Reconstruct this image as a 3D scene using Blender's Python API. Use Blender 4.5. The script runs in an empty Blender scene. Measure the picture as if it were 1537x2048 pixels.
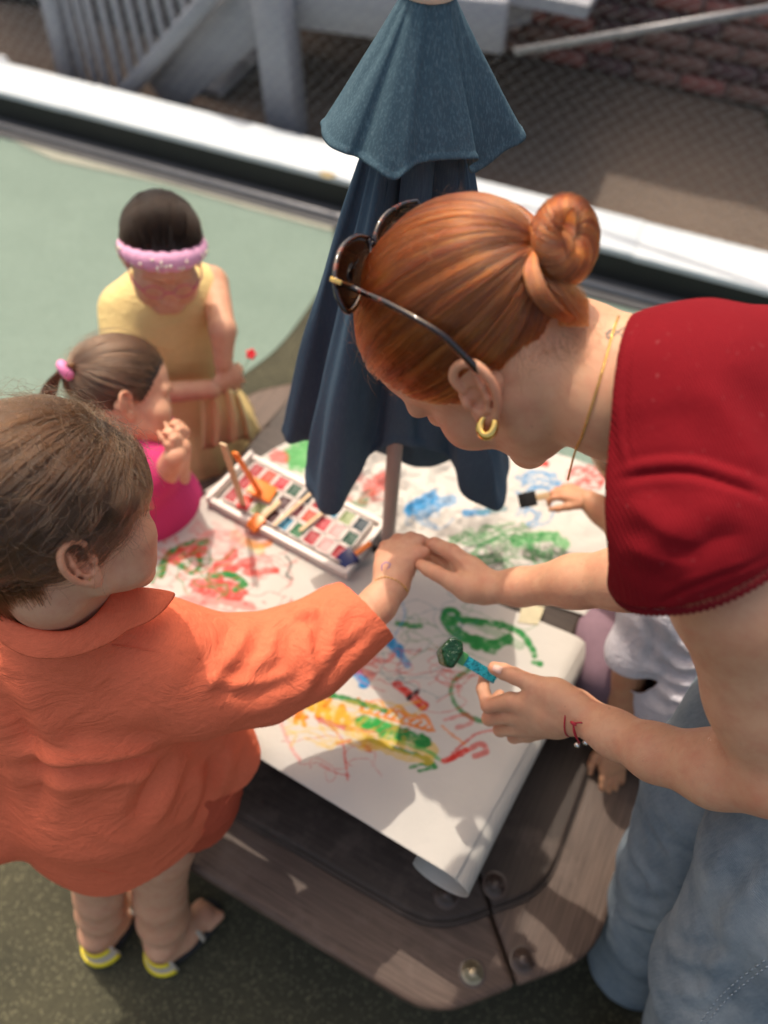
import bpy, bmesh, math, random
import numpy as np
from mathutils import Vector, Matrix
random.seed(7); rng = np.random.default_rng(7)
SC = bpy.context.scene
COL = SC.collection
# ------------------------------------------------------------------ camera
F_PX = 1538.0; CAM_H = 1.65; CX, CY = 768.5, 1024.0          # photograph is 1537 x 2048
_n = np.array([695 - CX, -(2165 - CY), -F_PX]); _n /= np.linalg.norm(_n)
_up = -_n
_fw = np.array([0, 0, -1.0]); _y = _fw - _up * _fw.dot(_up); _y /= np.linalg.norm(_y)
_x = np.cross(_y, _up)
RC = np.stack([_x, _y, _up])                                 # camera axes -> world axes
CAM = np.array([0, 0, CAM_H])
cd = bpy.data.cameras.new('camera'); cam = bpy.data.objects.new('camera', cd); COL.objects.link(cam)
M = Matrix([[*RC[0], 0], [*RC[1], 0], [*RC[2], CAM_H], [0, 0, 0, 1]])
cam.matrix_world = M
cd.sensor_fit = 'VERTICAL'; cd.sensor_height = 34.6; cd.sensor_width = 25.97
cd.lens = 34.6 * F_PX / 2048; cd.clip_start = 0.02; cd.clip_end = 200
cd.dof.use_dof = True; cd.dof.focus_distance = 0.77; cd.dof.aperture_fstop = 2.4
cd.dof.aperture_blades = 0
SC.camera = cam
# ------------------------------------------------------------------ light
SUN_DIR = Vector((0.20, -0.50, -1.0)).normalized()           # the way the light travels
w = bpy.data.worlds.new('World'); SC.world = w; w.use_nodes = True
nt = w.node_tree; nt.nodes.clear()
sky = nt.nodes.new('ShaderNodeTexSky'); sky.sky_type = 'NISHITA'; sky.sun_disc = False
sky.sun_elevation = math.asin(-SUN_DIR.z); sky.sun_rotation = math.atan2(-SUN_DIR.x, -SUN_DIR.y)
sky.air_density = 1.2; sky.dust_density = 6.0; sky.ozone_density = 0.6
bg = nt.nodes.new('ShaderNodeBackground'); bg.inputs[1].default_value = 0.15
wo = nt.nodes.new('ShaderNodeOutputWorld')
wb = nt.nodes.new('ShaderNodeMix'); wb.data_type = 'RGBA'; wb.blend_type = 'MULTIPLY'; wb.inputs[0].default_value = 1; wb.inputs[7].default_value = (1.0, .93, .83, 1)
nt.links.new(sky.outputs[0], wb.inputs[6]); nt.links.new(wb.outputs[2], bg.inputs[0]); nt.links.new(bg.outputs[0], wo.inputs[0])
sd = bpy.data.lights.new('sun', 'SUN'); sd.energy = 2.0; sd.angle = math.radians(0.6); sd.color = (1.0, 0.92, 0.80)
so = bpy.data.objects.new('sun', sd); COL.objects.link(so)
so.rotation_euler = SUN_DIR.to_track_quat('-Z', 'Y').to_euler(); so.location = (-2, -0.5, 5)
SC.view_settings.view_transform = 'Standard'; SC.view_settings.look = 'None'
SC.view_settings.gamma = 1; SC.view_settings.use_curve_mapping = False; SC.view_settings.exposure = 0.74
SC.render.engine = 'CYCLES'; SC.cycles.max_bounces = 8; SC.cycles.use_denoising = True
SC.cycles.transparent_max_bounces = 8
SC.render.hair_type = 'STRIP' if hasattr(SC.render, 'hair_type') else 'STRIP'
# ------------------------------------------------------------------ geometry of the view (used only to measure where things stand)
def ray(px, py): return RC @ np.array([(px - CX) / F_PX, -(py - CY) / F_PX, -1.0])
def D(px, py, d): return CAM + ray(px, py) * d                # point at depth d
def Z(px, py, z):                                             # point on the level z
    r = ray(px, py); return CAM + r * ((z - CAM_H) / r[2])
def ONP(px, py, p0, n):                                       # point on a plane
    r = ray(px, py); return CAM + r * (np.dot(np.array(p0) - CAM, n) / np.dot(r, n))
def proj(V):
    c = (np.asarray(V) - CAM) @ RC
    return CX + F_PX * c[:, 0] / -c[:, 2], CY - F_PX * c[:, 1] / -c[:, 2], -c[:, 2]
# ------------------------------------------------------------------ materials
def srgb(h):
    h = h.lstrip('#'); c = [int(h[i:i + 2], 16) / 255 for i in (0, 2, 4)]
    return tuple(((v + .055) / 1.055) ** 2.4 if v > .04045 else v / 12.92 for v in c)
class Mt:
    def __init__(s, name):
        s.m = bpy.data.materials.new(name); s.m.use_nodes = True; s.t = s.m.node_tree
        s.b = s.t.nodes['Principled BSDF']; s.bump = None
        s.tc = s.n('ShaderNodeTexCoord')
    def n(s, typ, **kw):
        nd = s.t.nodes.new(typ)
        for k, v in kw.items():
            if isinstance(v, (int, float, str, bool)) and hasattr(nd, k): setattr(nd, k, v)
        return nd
    def set(s, nd, **kw):
        for k, v in kw.items():
            i = nd.inputs[k.replace('_', ' ')]
            if hasattr(v, 'node'): s.t.links.new(v, i)
            else: i.default_value = v
        return nd
    def L(s, a, b): s.t.links.new(a, b)
    def P(s, **kw):
        for k, v in kw.items():
            i = s.b.inputs[k.replace('_', ' ')]
            if hasattr(v, 'node'): s.L(v, i)
            else: i.default_value = (*v, 1) if isinstance(v, tuple) and len(v) == 3 and i.type == 'RGBA' else v
        return s
    def co(s, scale=(1, 1, 1), rot=(0, 0, 0), src='Object'):
        mp = s.n('ShaderNodeMapping'); mp.inputs['Scale'].default_value = scale; mp.inputs['Rotation'].default_value = rot
        s.L(s.tc.outputs[src], mp.inputs[0]); return mp.outputs[0]
    def noise(s, scale=5, detail=4, rough=.55, co=None, dist=0):
        nd = s.n('ShaderNodeTexNoise'); nd.inputs['Scale'].default_value = scale
        nd.inputs['Detail'].default_value = detail; nd.inputs['Roughness'].default_value = rough
        nd.inputs['Distortion'].default_value = dist
        s.L(co if co is not None else s.co(), nd.inputs['Vector']); return nd.outputs[0]
    def wave(s, scale, co=None, dist=0, dsc=1, prof='SIN', dirn='X'):
        nd = s.n('ShaderNodeTexWave'); nd.wave_profile = prof; nd.bands_direction = dirn
        nd.inputs['Scale'].default_value = scale
        nd.inputs['Distortion'].default_value = dist; nd.inputs['Detail Scale'].default_value = dsc
        s.L(co if co is not None else s.co(), nd.inputs['Vector']); return nd.outputs['Fac']
    def vor(s, scale, co=None, feat='F1', out=0):
        nd = s.n('ShaderNodeTexVoronoi'); nd.feature = feat; nd.inputs['Scale'].default_value = scale
        s.L(co if co is not None else s.co(), nd.inputs['Vector']); return nd.outputs[out]
    def ramp(s, fac, stops):
        r = s.n('ShaderNodeValToRGB'); e = r.color_ramp.elements
        while len(e) < len(stops): e.new(.5)
        for el, (p, c) in zip(e, stops):
            el.position = p; el.color = (*c, 1) if isinstance(c, tuple) else (c, c, c, 1)
        s.L(fac, r.inputs[0]); return r.outputs[0]
    def mix(s, fac, a, b, mode='MIX'):
        m = s.n('ShaderNodeMix'); m.data_type = 'RGBA'; m.blend_type = mode
        for i, v in ((0, fac), (6, a), (7, b)):
            if hasattr(v, 'node'): s.L(v, m.inputs[i])
            elif i == 0: m.inputs[0].default_value = v
            else: m.inputs[i].default_value = (*v, 1) if isinstance(v, tuple) else (v, v, v, 1)
        return m.outputs[2]
    def math(s, op, a, b=0.0):
        m = s.n('ShaderNodeMath'); m.operation = op
        for i, v in ((0, a), (1, b)):
            if hasattr(v, 'node'): s.L(v, m.inputs[i])
            else: m.inputs[i].default_value = v
        return m.outputs[0]
    def bmp(s, h, dist=.001, strength=1.0):
        b = s.n('ShaderNodeBump'); b.inputs['Distance'].default_value = dist; b.inputs['Strength'].default_value = strength
        s.L(h, b.inputs['Height'])
        if s.bump is not None: s.L(s.bump, b.inputs['Normal'])
        s.bump = b.outputs[0]; s.L(s.bump, s.b.inputs['Normal']); return s
def simple(name, col, rough=.5, var=.12, vs=40, **kw):
    m = Mt(name); n = m.noise(vs, 4)
    c = tuple(col)
    m.P(Base_Color=m.mix(n, tuple(v * (1 - var) for v in c), tuple(min(1, v * (1 + var)) for v in c)), Roughness=rough, **kw)
    return m.m
# ------------------------------------------------------------------ mesh helpers
def mesh_obj(name, V, Fc, mat=None, parent=None, smooth=True):
    me = bpy.data.meshes.new(name)
    V = np.asarray(V, dtype=np.float32)
    if isinstance(Fc, np.ndarray) and Fc.ndim == 2:
        nf, k = Fc.shape
        me.vertices.add(len(V)); me.vertices.foreach_set('co', V.ravel())
        me.loops.add(nf * k); me.loops.foreach_set('vertex_index', Fc.astype(np.int32).ravel())
        me.polygons.add(nf); me.polygons.foreach_set('loop_start', np.arange(nf, dtype=np.int32) * k)
        me.update(calc_edges=True); me.validate()
    else:
        me.from_pydata([tuple(map(float, v)) for v in V], [], [tuple(map(int, f)) for f in Fc]); me.update()
    if smooth: me.polygons.foreach_set('use_smooth', np.ones(len(me.polygons), dtype=bool))
    o = bpy.data.objects.new(name, me); COL.objects.link(o)
    if mat: me.materials.append(mat)
    if parent: o.parent = parent
    return o
def tag(o, label=None, cat=None, group=None, kind=None):
    if label: o['label'] = label
    if cat: o['category'] = cat
    if group: o['group'] = group
    if kind: o['kind'] = kind
    return o
def empty(name, label, cat, group=None, loc=(0, 0, 0)):
    o = bpy.data.objects.new(name, None); COL.objects.link(o); o.empty_display_size = .05
    return tag(o, label, cat, group)
class MB:                                                     # collects simple solids, built as one mesh
    def __init__(s): s.V = []; s.F = []
    def add(s, V, F):
        b = len(s.V); s.V += [tuple(map(float, v)) for v in V]; s.F += [tuple(i + b for i in f) for f in F]; return s
    def box(s, c, dx, dy, dz):                                # half-extent vectors
        c, dx, dy, dz = map(lambda v: np.array(v, float), (c, dx, dy, dz))
        P = [c + i * dx + j * dy + k * dz for k in (-1, 1) for j in (-1, 1) for i in (-1, 1)]
        return s.add(P, [(0, 2, 3, 1), (4, 5, 7, 6), (0, 1, 5, 4), (2, 6, 7, 3), (0, 4, 6, 2), (1, 3, 7, 5)])
    def tube(s, pts, rad, n=10, cap=True, flat=1.0, closed=False, upv=None):
        pts = np.array(pts, float); k = len(pts)
        rad = np.full(k, rad) if np.isscalar(rad) else np.array(rad)
        T = np.gradient(pts, axis=0) if not closed else np.roll(pts, -1, 0) - np.roll(pts, 1, 0)
        T /= np.linalg.norm(T, axis=1)[:, None] + 1e-12
        u = np.array(upv, float) if upv is not None else np.array([0, 0, 1.0])
        if abs(T[0] @ u) > .9 and upv is None: u = np.array([1.0, 0, 0])
        V = []
        for i in range(k):
            a = u - T[i] * (u @ T[i]); a /= np.linalg.norm(a) + 1e-12
            if upv is None: u = a
            b = np.cross(T[i], a)
            for j in range(n):
                t = 2 * math.pi * j / n
                V.append(pts[i] + rad[i] * (a * math.cos(t) * flat + b * math.sin(t)))
        F = [(i * n + j, i * n + (j + 1) % n, ((i + 1) % k) * n + (j + 1) % n, ((i + 1) % k) * n + j)
             for i in range(k if closed else k - 1) for j in range(n)]
        if cap and not closed: F += [tuple(range(n - 1, -1, -1)), tuple((k - 1) * n + j for j in range(n))]
        return s.add(V, F)
    def prism(s, poly, z0, z1, ax=None):                      # poly: list of (x,y) in world, extruded in z
        n = len(poly)
        V = [(p[0], p[1], z0) for p in poly] + [(p[0], p[1], z1) for p in poly]
        return s.add(V, [tuple(range(n - 1, -1, -1)), tuple(range(n, 2 * n))] + [(i, (i + 1) % n, n + (i + 1) % n, n + i) for i in range(n)])
    def build(s, name, mat, parent=None, smooth=False, bevel=0, seg=2):
        o = mesh_obj(name, s.V, s.F, mat, parent, smooth)
        bm = bmesh.new(); bm.from_mesh(o.data); bmesh.ops.recalc_face_normals(bm, faces=bm.faces)
        if bevel:
            e = [e for e in bm.edges if len(e.link_faces) == 2 and e.calc_face_angle(0) > .5]
            bmesh.ops.bevel(bm, geom=e, offset=bevel, segments=seg, profile=.6, affect='EDGES', clamp_overlap=True)
        bm.to_mesh(o.data); bm.free()
        if bevel or smooth:
            o.data.polygons.foreach_set('use_smooth', np.ones(len(o.data.polygons), dtype=bool))
            if bevel: o.data.set_sharp_from_angle(angle=math.radians(50))
        return o
def catmull(P, n=8):
    P = np.array(P, float); Q = np.vstack([2 * P[0] - P[1], P, 2 * P[-1] - P[-2]]); out = []
    for i in range(len(P) - 1):
        a, b, c, d = Q[i:i + 4]
        for t in np.linspace(0, 1, n, endpoint=False):
            out.append(.5 * ((2 * b) + (c - a) * t + (2 * a - 5 * b + 4 * c - d) * t * t + (3 * b - a - 3 * c + d) * t ** 3))
    out.append(P[-1]); return np.array(out)
def unit(v): v = np.array(v, float); return v / (np.linalg.norm(v) + 1e-12)
# ------------------------------------------------------------------ signed-distance sculpting
def vnoise(P, s, seed=0):                                     # smooth value noise, ~[-1,1]
    P = np.asarray(P, dtype=np.float64) * s + seed * 17.3
    i = np.floor(P).astype(np.int64); f = P - i; f = f * f * (3 - 2 * f)
    def h(a, b, c):
        n = (a * 374761393 + b * 668265263 + c * 2147483647 + seed * 974711) & 0x7fffffff
        n = ((n ^ (n >> 13)) * 1274126177) & 0x7fffffff
        n = n ^ (n >> 16); return (n & 0xffff) / 32767.5 - 1
    x, y, z = i[..., 0], i[..., 1], i[..., 2]; r = 0
    for dx in (0, 1):
        for dy in (0, 1):
            for dz in (0, 1):
                wt = (f[..., 0] if dx else 1 - f[..., 0]) * (f[..., 1] if dy else 1 - f[..., 1]) * (f[..., 2] if dz else 1 - f[..., 2])
                r = r + wt * h(x + dx, y + dy, z + dz)
    return r
class Sdf:
    def __init__(s, h): s.h = h; s.ops = []
    def cone(s, a, b, ra, rb=None, k=.01, sub=False, flat=None):
        a = np.array(a, float); b = np.array(b, float); rb = ra if rb is None else rb
        def fn(P):
            ab = b - a; L2 = ab @ ab + 1e-12
            q = P - a
            if flat is not None:                              # flat = (axis, factor): squash along the axis
                ax = unit(flat[0]); fac = flat[1]
                q = q + ax * ((q @ ax)[..., None] * (1 / fac - 1))
            t = np.clip((q @ ab) / L2, 0, 1)
            return np.linalg.norm(q - t[..., None] * ab, axis=-1) - (ra + (rb - ra) * t)
        R = max(ra, rb); s.ops.append((fn, np.minimum(a, b) - R, np.maximum(a, b) + R, k, sub)); return s
    def chain(s, pts, rad, k=.01, **kw):
        for i in range(len(pts) - 1): s.cone(pts[i], pts[i + 1], rad[i], rad[i + 1], k, **kw)
        return s
    def ell(s, c, r, B=None, k=.01, sub=False):               # B rows: axes
        c = np.array(c, float); r = np.array(r, float); B = np.eye(3) if B is None else np.array(B)
        def fn(P):
            q = (P - c) @ B.T; k0 = np.linalg.norm(q / r, axis=-1); k1 = np.linalg.norm(q / (r * r), axis=-1) + 1e-9
            return k0 * (k0 - 1) / k1
        e = np.sqrt(((B * r[:, None]) ** 2).sum(0)); s.ops.append((fn, c - e, c + e, k, sub)); return s
    def mesh(s, clip=None):
        h = s.h; lo = np.min([o[1] for o in s.ops if not o[4]], 0) - 4 * h - .01; hi = np.max([o[2] for o in s.ops if not o[4]], 0) + 4 * h + .01
        n = np.ceil((hi - lo) / h).astype(int) + 1
        Dv = np.full(n, .03, np.float32)
        for fn, a, b, k, sub in s.ops:
            m = k + 3 * h
            i0 = np.clip(np.floor((a - m - lo) / h).astype(int), 0, n - 1); i1 = np.clip(np.ceil((b + m - lo) / h).astype(int) + 1, 1, n)
            if np.any(i1 <= i0): continue
            X = [lo[j] + h * np.arange(i0[j], i1[j]) for j in range(3)]
            G = np.stack(np.meshgrid(*X, indexing='ij'), -1)
            d = fn(G).astype(np.float32); sl = tuple(slice(i0[j], i1[j]) for j in range(3)); o = Dv[sl]
            if sub: d = -d; hh = np.maximum(k - np.abs(o - d), 0) / k; Dv[sl] = np.maximum(o, d) + hh * hh * k * .25
            else: hh = np.maximum(k - np.abs(o - d), 0) / k; Dv[sl] = np.minimum(o, d) - hh * hh * k * .25
        return nets(Dv, lo, h)
def nets(Dv, lo, h):
    S = Dv < 0
    c = [S[i:S.shape[0] - 1 + i, j:S.shape[1] - 1 + j, k:S.shape[2] - 1 + k] for i in (0, 1) for j in (0, 1) for k in (0, 1)]
    tot = sum(a.astype(np.int8) for a in c); act = (tot > 0) & (tot < 8)
    idx = np.argwhere(act); ids = np.full(act.shape, -1, np.int32); ids[tuple(idx.T)] = np.arange(len(idx))
    acc = np.zeros((len(idx), 3)); cnt = np.zeros(len(idx))
    corners = [(i, j, k) for i in (0, 1) for j in (0, 1) for k in (0, 1)]
    val = {q: Dv[idx[:, 0] + q[0], idx[:, 1] + q[1], idx[:, 2] + q[2]] for q in corners}
    for q in corners:
        for ax in range(3):
            if q[ax] == 0:
                r = list(q); r[ax] = 1; r = tuple(r); a, b = val[q], val[r]; m = (a < 0) != (b < 0)
                t = np.where(m, a / np.where(m, a - b, 1), 0); p = np.tile(np.array(q, float), (len(idx), 1)); p[:, ax] = t
                acc[m] += p[m]; cnt[m] += 1
    V = lo + h * (idx + acc / cnt[:, None])
    Fs = []
    for ax in range(3):
        sl0 = [slice(1, -1)] * 3; sl1 = [slice(1, -1)] * 3
        sl0[ax] = slice(0, -1); sl1[ax] = slice(1, None)
        a = S[tuple(sl0)]; b = S[tuple(sl1)]; e = np.argwhere(a != b)
        off = np.array([1, 1, 1]); off[ax] = 0; g = e + off
        o1, o2 = [k for k in range(3) if k != ax]
        def gid(d1, d2):
            q = g.copy(); q[:, o1] -= d1; q[:, o2] -= d2; return ids[q[:, 0], q[:, 1], q[:, 2]]
        Q = np.stack([gid(0, 0), gid(1, 0), gid(1, 1), gid(0, 1)], 1)
        sgn = a[tuple(e.T)]; fl = sgn if ax != 1 else ~sgn
        Q = np.where(fl[:, None], Q, Q[:, ::-1]); Fs.append(Q)
    Fc = np.concatenate(Fs); Fc = Fc[(Fc >= 0).all(1)]
    return V, Fc
def vnormals(V, Fc):
    a = V[Fc[:, 2]] - V[Fc[:, 0]]; b = V[Fc[:, 3]] - V[Fc[:, 1]]; n = np.cross(a, b); N = np.zeros_like(V)
    for i in range(4): np.add.at(N, Fc[:, i], n)
    return N / (np.linalg.norm(N, axis=1)[:, None] + 1e-12)
def smooth(V, Fc, it=1, lam=.5):
    E = np.concatenate([Fc[:, [0, 1]], Fc[:, [1, 2]], Fc[:, [2, 3]], Fc[:, [3, 0]]])
    E = np.unique(np.sort(E, 1), axis=0); deg = np.bincount(E.ravel(), minlength=len(V))[:, None]
    for _ in range(it):
        A = np.stack([np.bincount(E[:, 0], V[E[:, 1], j], len(V)) + np.bincount(E[:, 1], V[E[:, 0], j], len(V)) for j in range(3)], 1)
        V = V + lam * (A / np.maximum(deg, 1) - V)
    return V
def cut(V, Fc, g):                                            # keep g(V)>0, snap the border onto g=0
    val = g(V); keep = (val[Fc] > 0).any(1); Fc = Fc[keep]
    m = np.zeros(len(V), bool); m[Fc.ravel()] = True; neg = m & (val <= 0)
    P = V[neg]; 
    for _ in range(3):
        v = g(P); e = 1e-4; G = np.stack([(g(P + e * np.eye(3)[j]) - v) / e for j in range(3)], 1)
        P = P - G * (v / ((G ** 2).sum(1) + 1e-6))[:, None]
    d = P - V[neg]; L = np.linalg.norm(d, axis=1)[:, None]; P = V[neg] + d * np.minimum(1, .012 / (L + 1e-9)); V = V.copy(); V[neg] = P
    mp = np.cumsum(m) - 1; return V[m], mp[Fc]
def fold(V, N, strokes, cam_pick=True):                       # raised / sunk creases along measured lines
    sx, sy, sz = proj(V); facing = ((CAM - V) * N).sum(1) > 0
    disp = np.zeros(len(V))
    for pts, wd, ht in strokes:
        L3 = []
        for (px, py) in pts:
            dd = (sx - px) ** 2 + (sy - py) ** 2
            c = np.where((dd < 14 ** 2) & facing)[0]
            if len(c) == 0: c = np.where((dd < 40 ** 2) & facing)[0]
            if len(c) == 0: continue
            near = sz[c] < sz[c].min() + .03; c = c[near]
            L3.append(V[c[np.argmin(dd[c])]])
        if len(L3) < 2: continue
        L3 = catmull(L3, 5); best = np.full(len(V), 1e9); tt = np.zeros(len(V))
        lo, hi = L3.min(0) - 3 * wd, L3.max(0) + 3 * wd
        m = ((V > lo) & (V < hi)).all(1); P = V[m]; bb = np.full(len(P), 1e9); t2 = np.zeros(len(P)); K = len(L3) - 1
        for i in range(K):
            ab = L3[i + 1] - L3[i]; t = np.clip(((P - L3[i]) @ ab) / (ab @ ab + 1e-12), 0, 1)
            d = np.linalg.norm(P - L3[i] - t[:, None] * ab, axis=1); u = d < bb; bb[u] = d[u]; t2[u] = (i + t[u]) / K
        taper = np.clip(np.sin(np.pi * np.clip(t2, 0.02, .98)) * 1.6, 0, 1)
        disp[m] += ht * taper * (.55 * np.exp(-(bb / wd) ** 2) + .45 * np.exp(-np.abs(bb) / (.6 * wd))) - .45 * ht * taper * np.exp(-((bb - 1.9 * wd) / wd) ** 2)
    return V + N * disp[:, None]
def hair_obj(name, paths, rad, mat, parent=None, tip=.4, tone=None):     # paths (n,k,3)
    n, k, _ = paths.shape
    hc = bpy.data.hair_curves.new(name); hc.add_curves([k] * n)
    hc.attributes['position'].data.foreach_set('vector', paths.astype(np.float32).ravel())
    at = hc.attributes.get('radius') or hc.attributes.new('radius', 'FLOAT', 'POINT')
    r = np.tile(np.linspace(1, tip, k), n) * rad; at.data.foreach_set('value', r.astype(np.float32))
    if tone is None:
        c_ = paths[:, k // 2]; tone = .5 + .32 * vnoise(c_, 160, 3) + .2 * vnoise(c_, 420, 5) + rng.normal(size=n) * .16
    hc.attributes.new('tone', 'FLOAT', 'CURVE').data.foreach_set('value', np.clip(tone, 0, 1).astype(np.float32))
    hc.materials.append(mat); o = bpy.data.objects.new(name, hc); COL.objects.link(o)
    if parent: o.parent = parent
    return o
# ================================================================== SETTING
tW = np.array([.946, -.324, 0]); nW = np.array([.324, .946, 0]); ZUP = np.array([0, 0, 1.0])
def rubber(name, base, dark, speck, sc=220):
    m = Mt(name); co = m.co()
    big = m.noise(2.2, 5, .6, co); v = m.vor(sc, co, out=1); fine = m.noise(sc * .8, 2, .5, co)
    sp = m.math('GREATER_THAN', m.vor(sc * 1.7, co, out=1), .80)
    c = m.mix(m.ramp(big, [(.36, 0.0), (.62, 1.0)]), dark, base); c = m.mix(m.ramp(m.noise(7, 6, .7, co), [(.56, 0.0), (.74, .35)]), c, tuple(x * .75 for x in dark))
    c = m.mix(m.math('MULTIPLY', v, .55), c, tuple(x * .55 for x in dark))
    c = m.mix(m.math('MULTIPLY', sp, .35), c, speck)
    m.P(Base_Color=c, Roughness=.9); m.bmp(v, .0015, .7); m.bmp(fine, .001, .4); return m.m
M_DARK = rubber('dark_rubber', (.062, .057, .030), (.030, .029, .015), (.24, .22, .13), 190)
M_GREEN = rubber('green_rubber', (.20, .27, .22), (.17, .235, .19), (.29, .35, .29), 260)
g = 40
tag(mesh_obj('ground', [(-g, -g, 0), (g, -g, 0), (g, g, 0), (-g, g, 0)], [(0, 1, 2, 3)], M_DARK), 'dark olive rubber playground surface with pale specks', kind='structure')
# green play surface, rounded where it stops short of the table
L = [Z(x, y, 0) for x, y in [(-260, 175), (0, 262), (340, 368), (560, 430), (668, 462), (660, 530), (622, 610), (560, 692), (490, 748), (430, 790), (330, 850), (150, 930), (0, 985), (-200, 1040)]]
L = [tuple(catmull(L[i:i + 2], 1)[0]) for i in range(len(L) - 1)] + [tuple(L[-1])]
def sheet(name, pts, z, mat, label, kind='structure'):
    bm = bmesh.new(); vs = [bm.verts.new((p[0], p[1], z)) for p in pts]; f = bm.faces.new(vs)
    if f.normal.z < 0: f.normal_flip()
    bm.normal_update(); me = bpy.data.meshes.new(name); bm.to_mesh(me); bm.free(); me.materials.append(mat)
    o = bpy.data.objects.new(name, me); COL.objects.link(o); return tag(o, label, kind=kind)
edge = catmull([Z(x, y, 0) for x, y in [(668, 462), (660, 540), (622, 610), (560, 692), (490, 748), (400, 800), (250, 880), (60, 960), (-200, 1040)]], 6)
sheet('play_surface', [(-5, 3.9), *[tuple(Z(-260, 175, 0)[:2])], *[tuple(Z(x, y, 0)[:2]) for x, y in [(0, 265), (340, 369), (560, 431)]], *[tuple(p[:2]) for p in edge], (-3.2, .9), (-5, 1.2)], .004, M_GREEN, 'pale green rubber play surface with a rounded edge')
edge2 = catmull([Z(x, y, 0) for x, y in [(830, 505), (900, 640), (960, 760), (985, 860), (1100, 930), (1300, 960), (1700, 960)]], 6)
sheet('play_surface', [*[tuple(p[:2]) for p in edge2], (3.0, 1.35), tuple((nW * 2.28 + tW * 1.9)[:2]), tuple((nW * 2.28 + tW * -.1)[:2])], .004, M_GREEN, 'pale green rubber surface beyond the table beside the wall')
# tan worn line along the green surface
M_TAN = simple('worn_edge', (.30, .30, .24), .9, .3, 60)
E1 = [Z(x, y, 0) for x, y in [(-200, 205), (0, 262), (120, 318), (200, 335), (340, 365), (500, 412), (668, 458)]]
mb = MB()
for i in range(len(E1) - 1):
    a, b = E1[i], E1[i + 1]; q = nW * .025
    mb.add([a - q + ZUP * .008, b - q + ZUP * .008, b + q + ZUP * .008, a + q + ZUP * .008], [(0, 1, 2, 3)])
tag(mb.build('edging_strip', M_TAN), 'worn tan strip between the green surface and the grey gutter', kind='structure')
# gutter, low wall, cap
def along(n0, n1, z0, z1, t0=-4.5, t1=4.5):
    return MB().box(nW * (n0 + n1) / 2 + tW * (t0 + t1) / 2 + ZUP * (z0 + z1) / 2, tW * (t1 - t0) / 2, nW * (n1 - n0) / 2, ZUP * (z1 - z0) / 2)
M_GUT = simple('grey_gutter', (.075, .075, .078), .8, .3, 9)
tag(along(2.285, 2.42, -.02, .012).build('gutter', M_GUT), 'dark grey gutter strip at the foot of the low wall', kind='structure')
M_STEEL = simple('dull_steel', (.22, .22, .23), .45, .2, 30, Metallic=.5)
tag(MB().tube([nW * 2.335 + tW * -2.6 + ZUP * .02, nW * 2.335 + tW * .55 + ZUP * .02], .012, 8).build('metal_edging', M_STEEL, smooth=True), 'thin grey metal edging lying along the gutter', kind='structure')
lw = empty('low_wall', 'low wall with shade-blackened face and bright white flat cap behind the play surface', 'wall')
M_BLK = simple('shaded_wall_face', (.018, .02, .018), .55, .3, 12)  # wall front lies in shade; that darkness is put into its colour
along(2.40, 2.60, -.05, .112).build('wall_body', M_BLK, lw)
M_CAP = Mt('white_cap'); nn = M_CAP.noise(3, 6, .65); n2 = M_CAP.noise(30, 4)
M_CAP.P(Base_Color=M_CAP.mix(M_CAP.ramp(nn, [(.35, 0.0), (.75, .6)]), (.70, .74, .76), (.42, .47, .50)), Roughness=.6); M_CAP.bmp(n2, .002, .5)
for i in range(4):                                            # cap boards butted end to end
    a = -4.5 + i * 2.25; w0 = 2.39 + [0, .003, -.002, .004][i]
    along(w0, w0 + .215, .112, .134, a + .0004, a + 2.2496).build('cap_board', M_CAP.m, lw, bevel=.004)
M_RUST = simple('rust_spot', (.35, .26, .12), .8, .3, 90)
p = ONP(655, 350, nW * 2.5 + ZUP * .1345, ZUP)
mb = MB(); mb.add([p + .032 * math.cos(t) * tW * (1 + .3 * math.sin(3 * t)) + .02 * math.sin(t) * nW + ZUP * .0015 for t in np.linspace(0, 6.28, 14)[:-1]], [tuple(range(13))])
tag(mb.build('leaf', M_RUST), 'small dry tan leaf lying on the white wall cap left of the umbrella', 'leaf')
# earth and hardstanding beyond the wall
M_EARTH = Mt('brown_earth'); c1 = M_EARTH.noise(1.3, 6, .6); c2 = M_EARTH.noise(26, 6, .7)
M_EARTH.P(Base_Color=M_EARTH.mix(c2, M_EARTH.mix(c1, (.085, .058, .041), (.15, .108, .080)), M_EARTH.mix(c1, (.13, .095, .070), (.21, .16, .125))), Roughness=.95); M_EARTH.bmp(c2, .02, .8)
NX, NY = 120, 60; us = np.linspace(-5, 5, NX); vs_ = np.linspace(2.60, 7, NY)
UU, VV = np.meshgrid(us, vs_, indexing='ij'); Pn = UU[..., None] * tW + VV[..., None] * nW
Pn[..., 2] = .02 + .012 * vnoise(Pn, 6, 1) + .02 * vnoise(Pn, 1.5, 2)
gi = np.arange(NX * NY).reshape(NX, NY); Fq = np.stack([gi[:-1, :-1], gi[1:, :-1], gi[1:, 1:], gi[:-1, 1:]], -1).reshape(-1, 4)
tag(mesh_obj('earth', Pn.reshape(-1, 3), Fq, M_EARTH.m), 'bare brown earth beyond the low wall', kind='structure')
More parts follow.
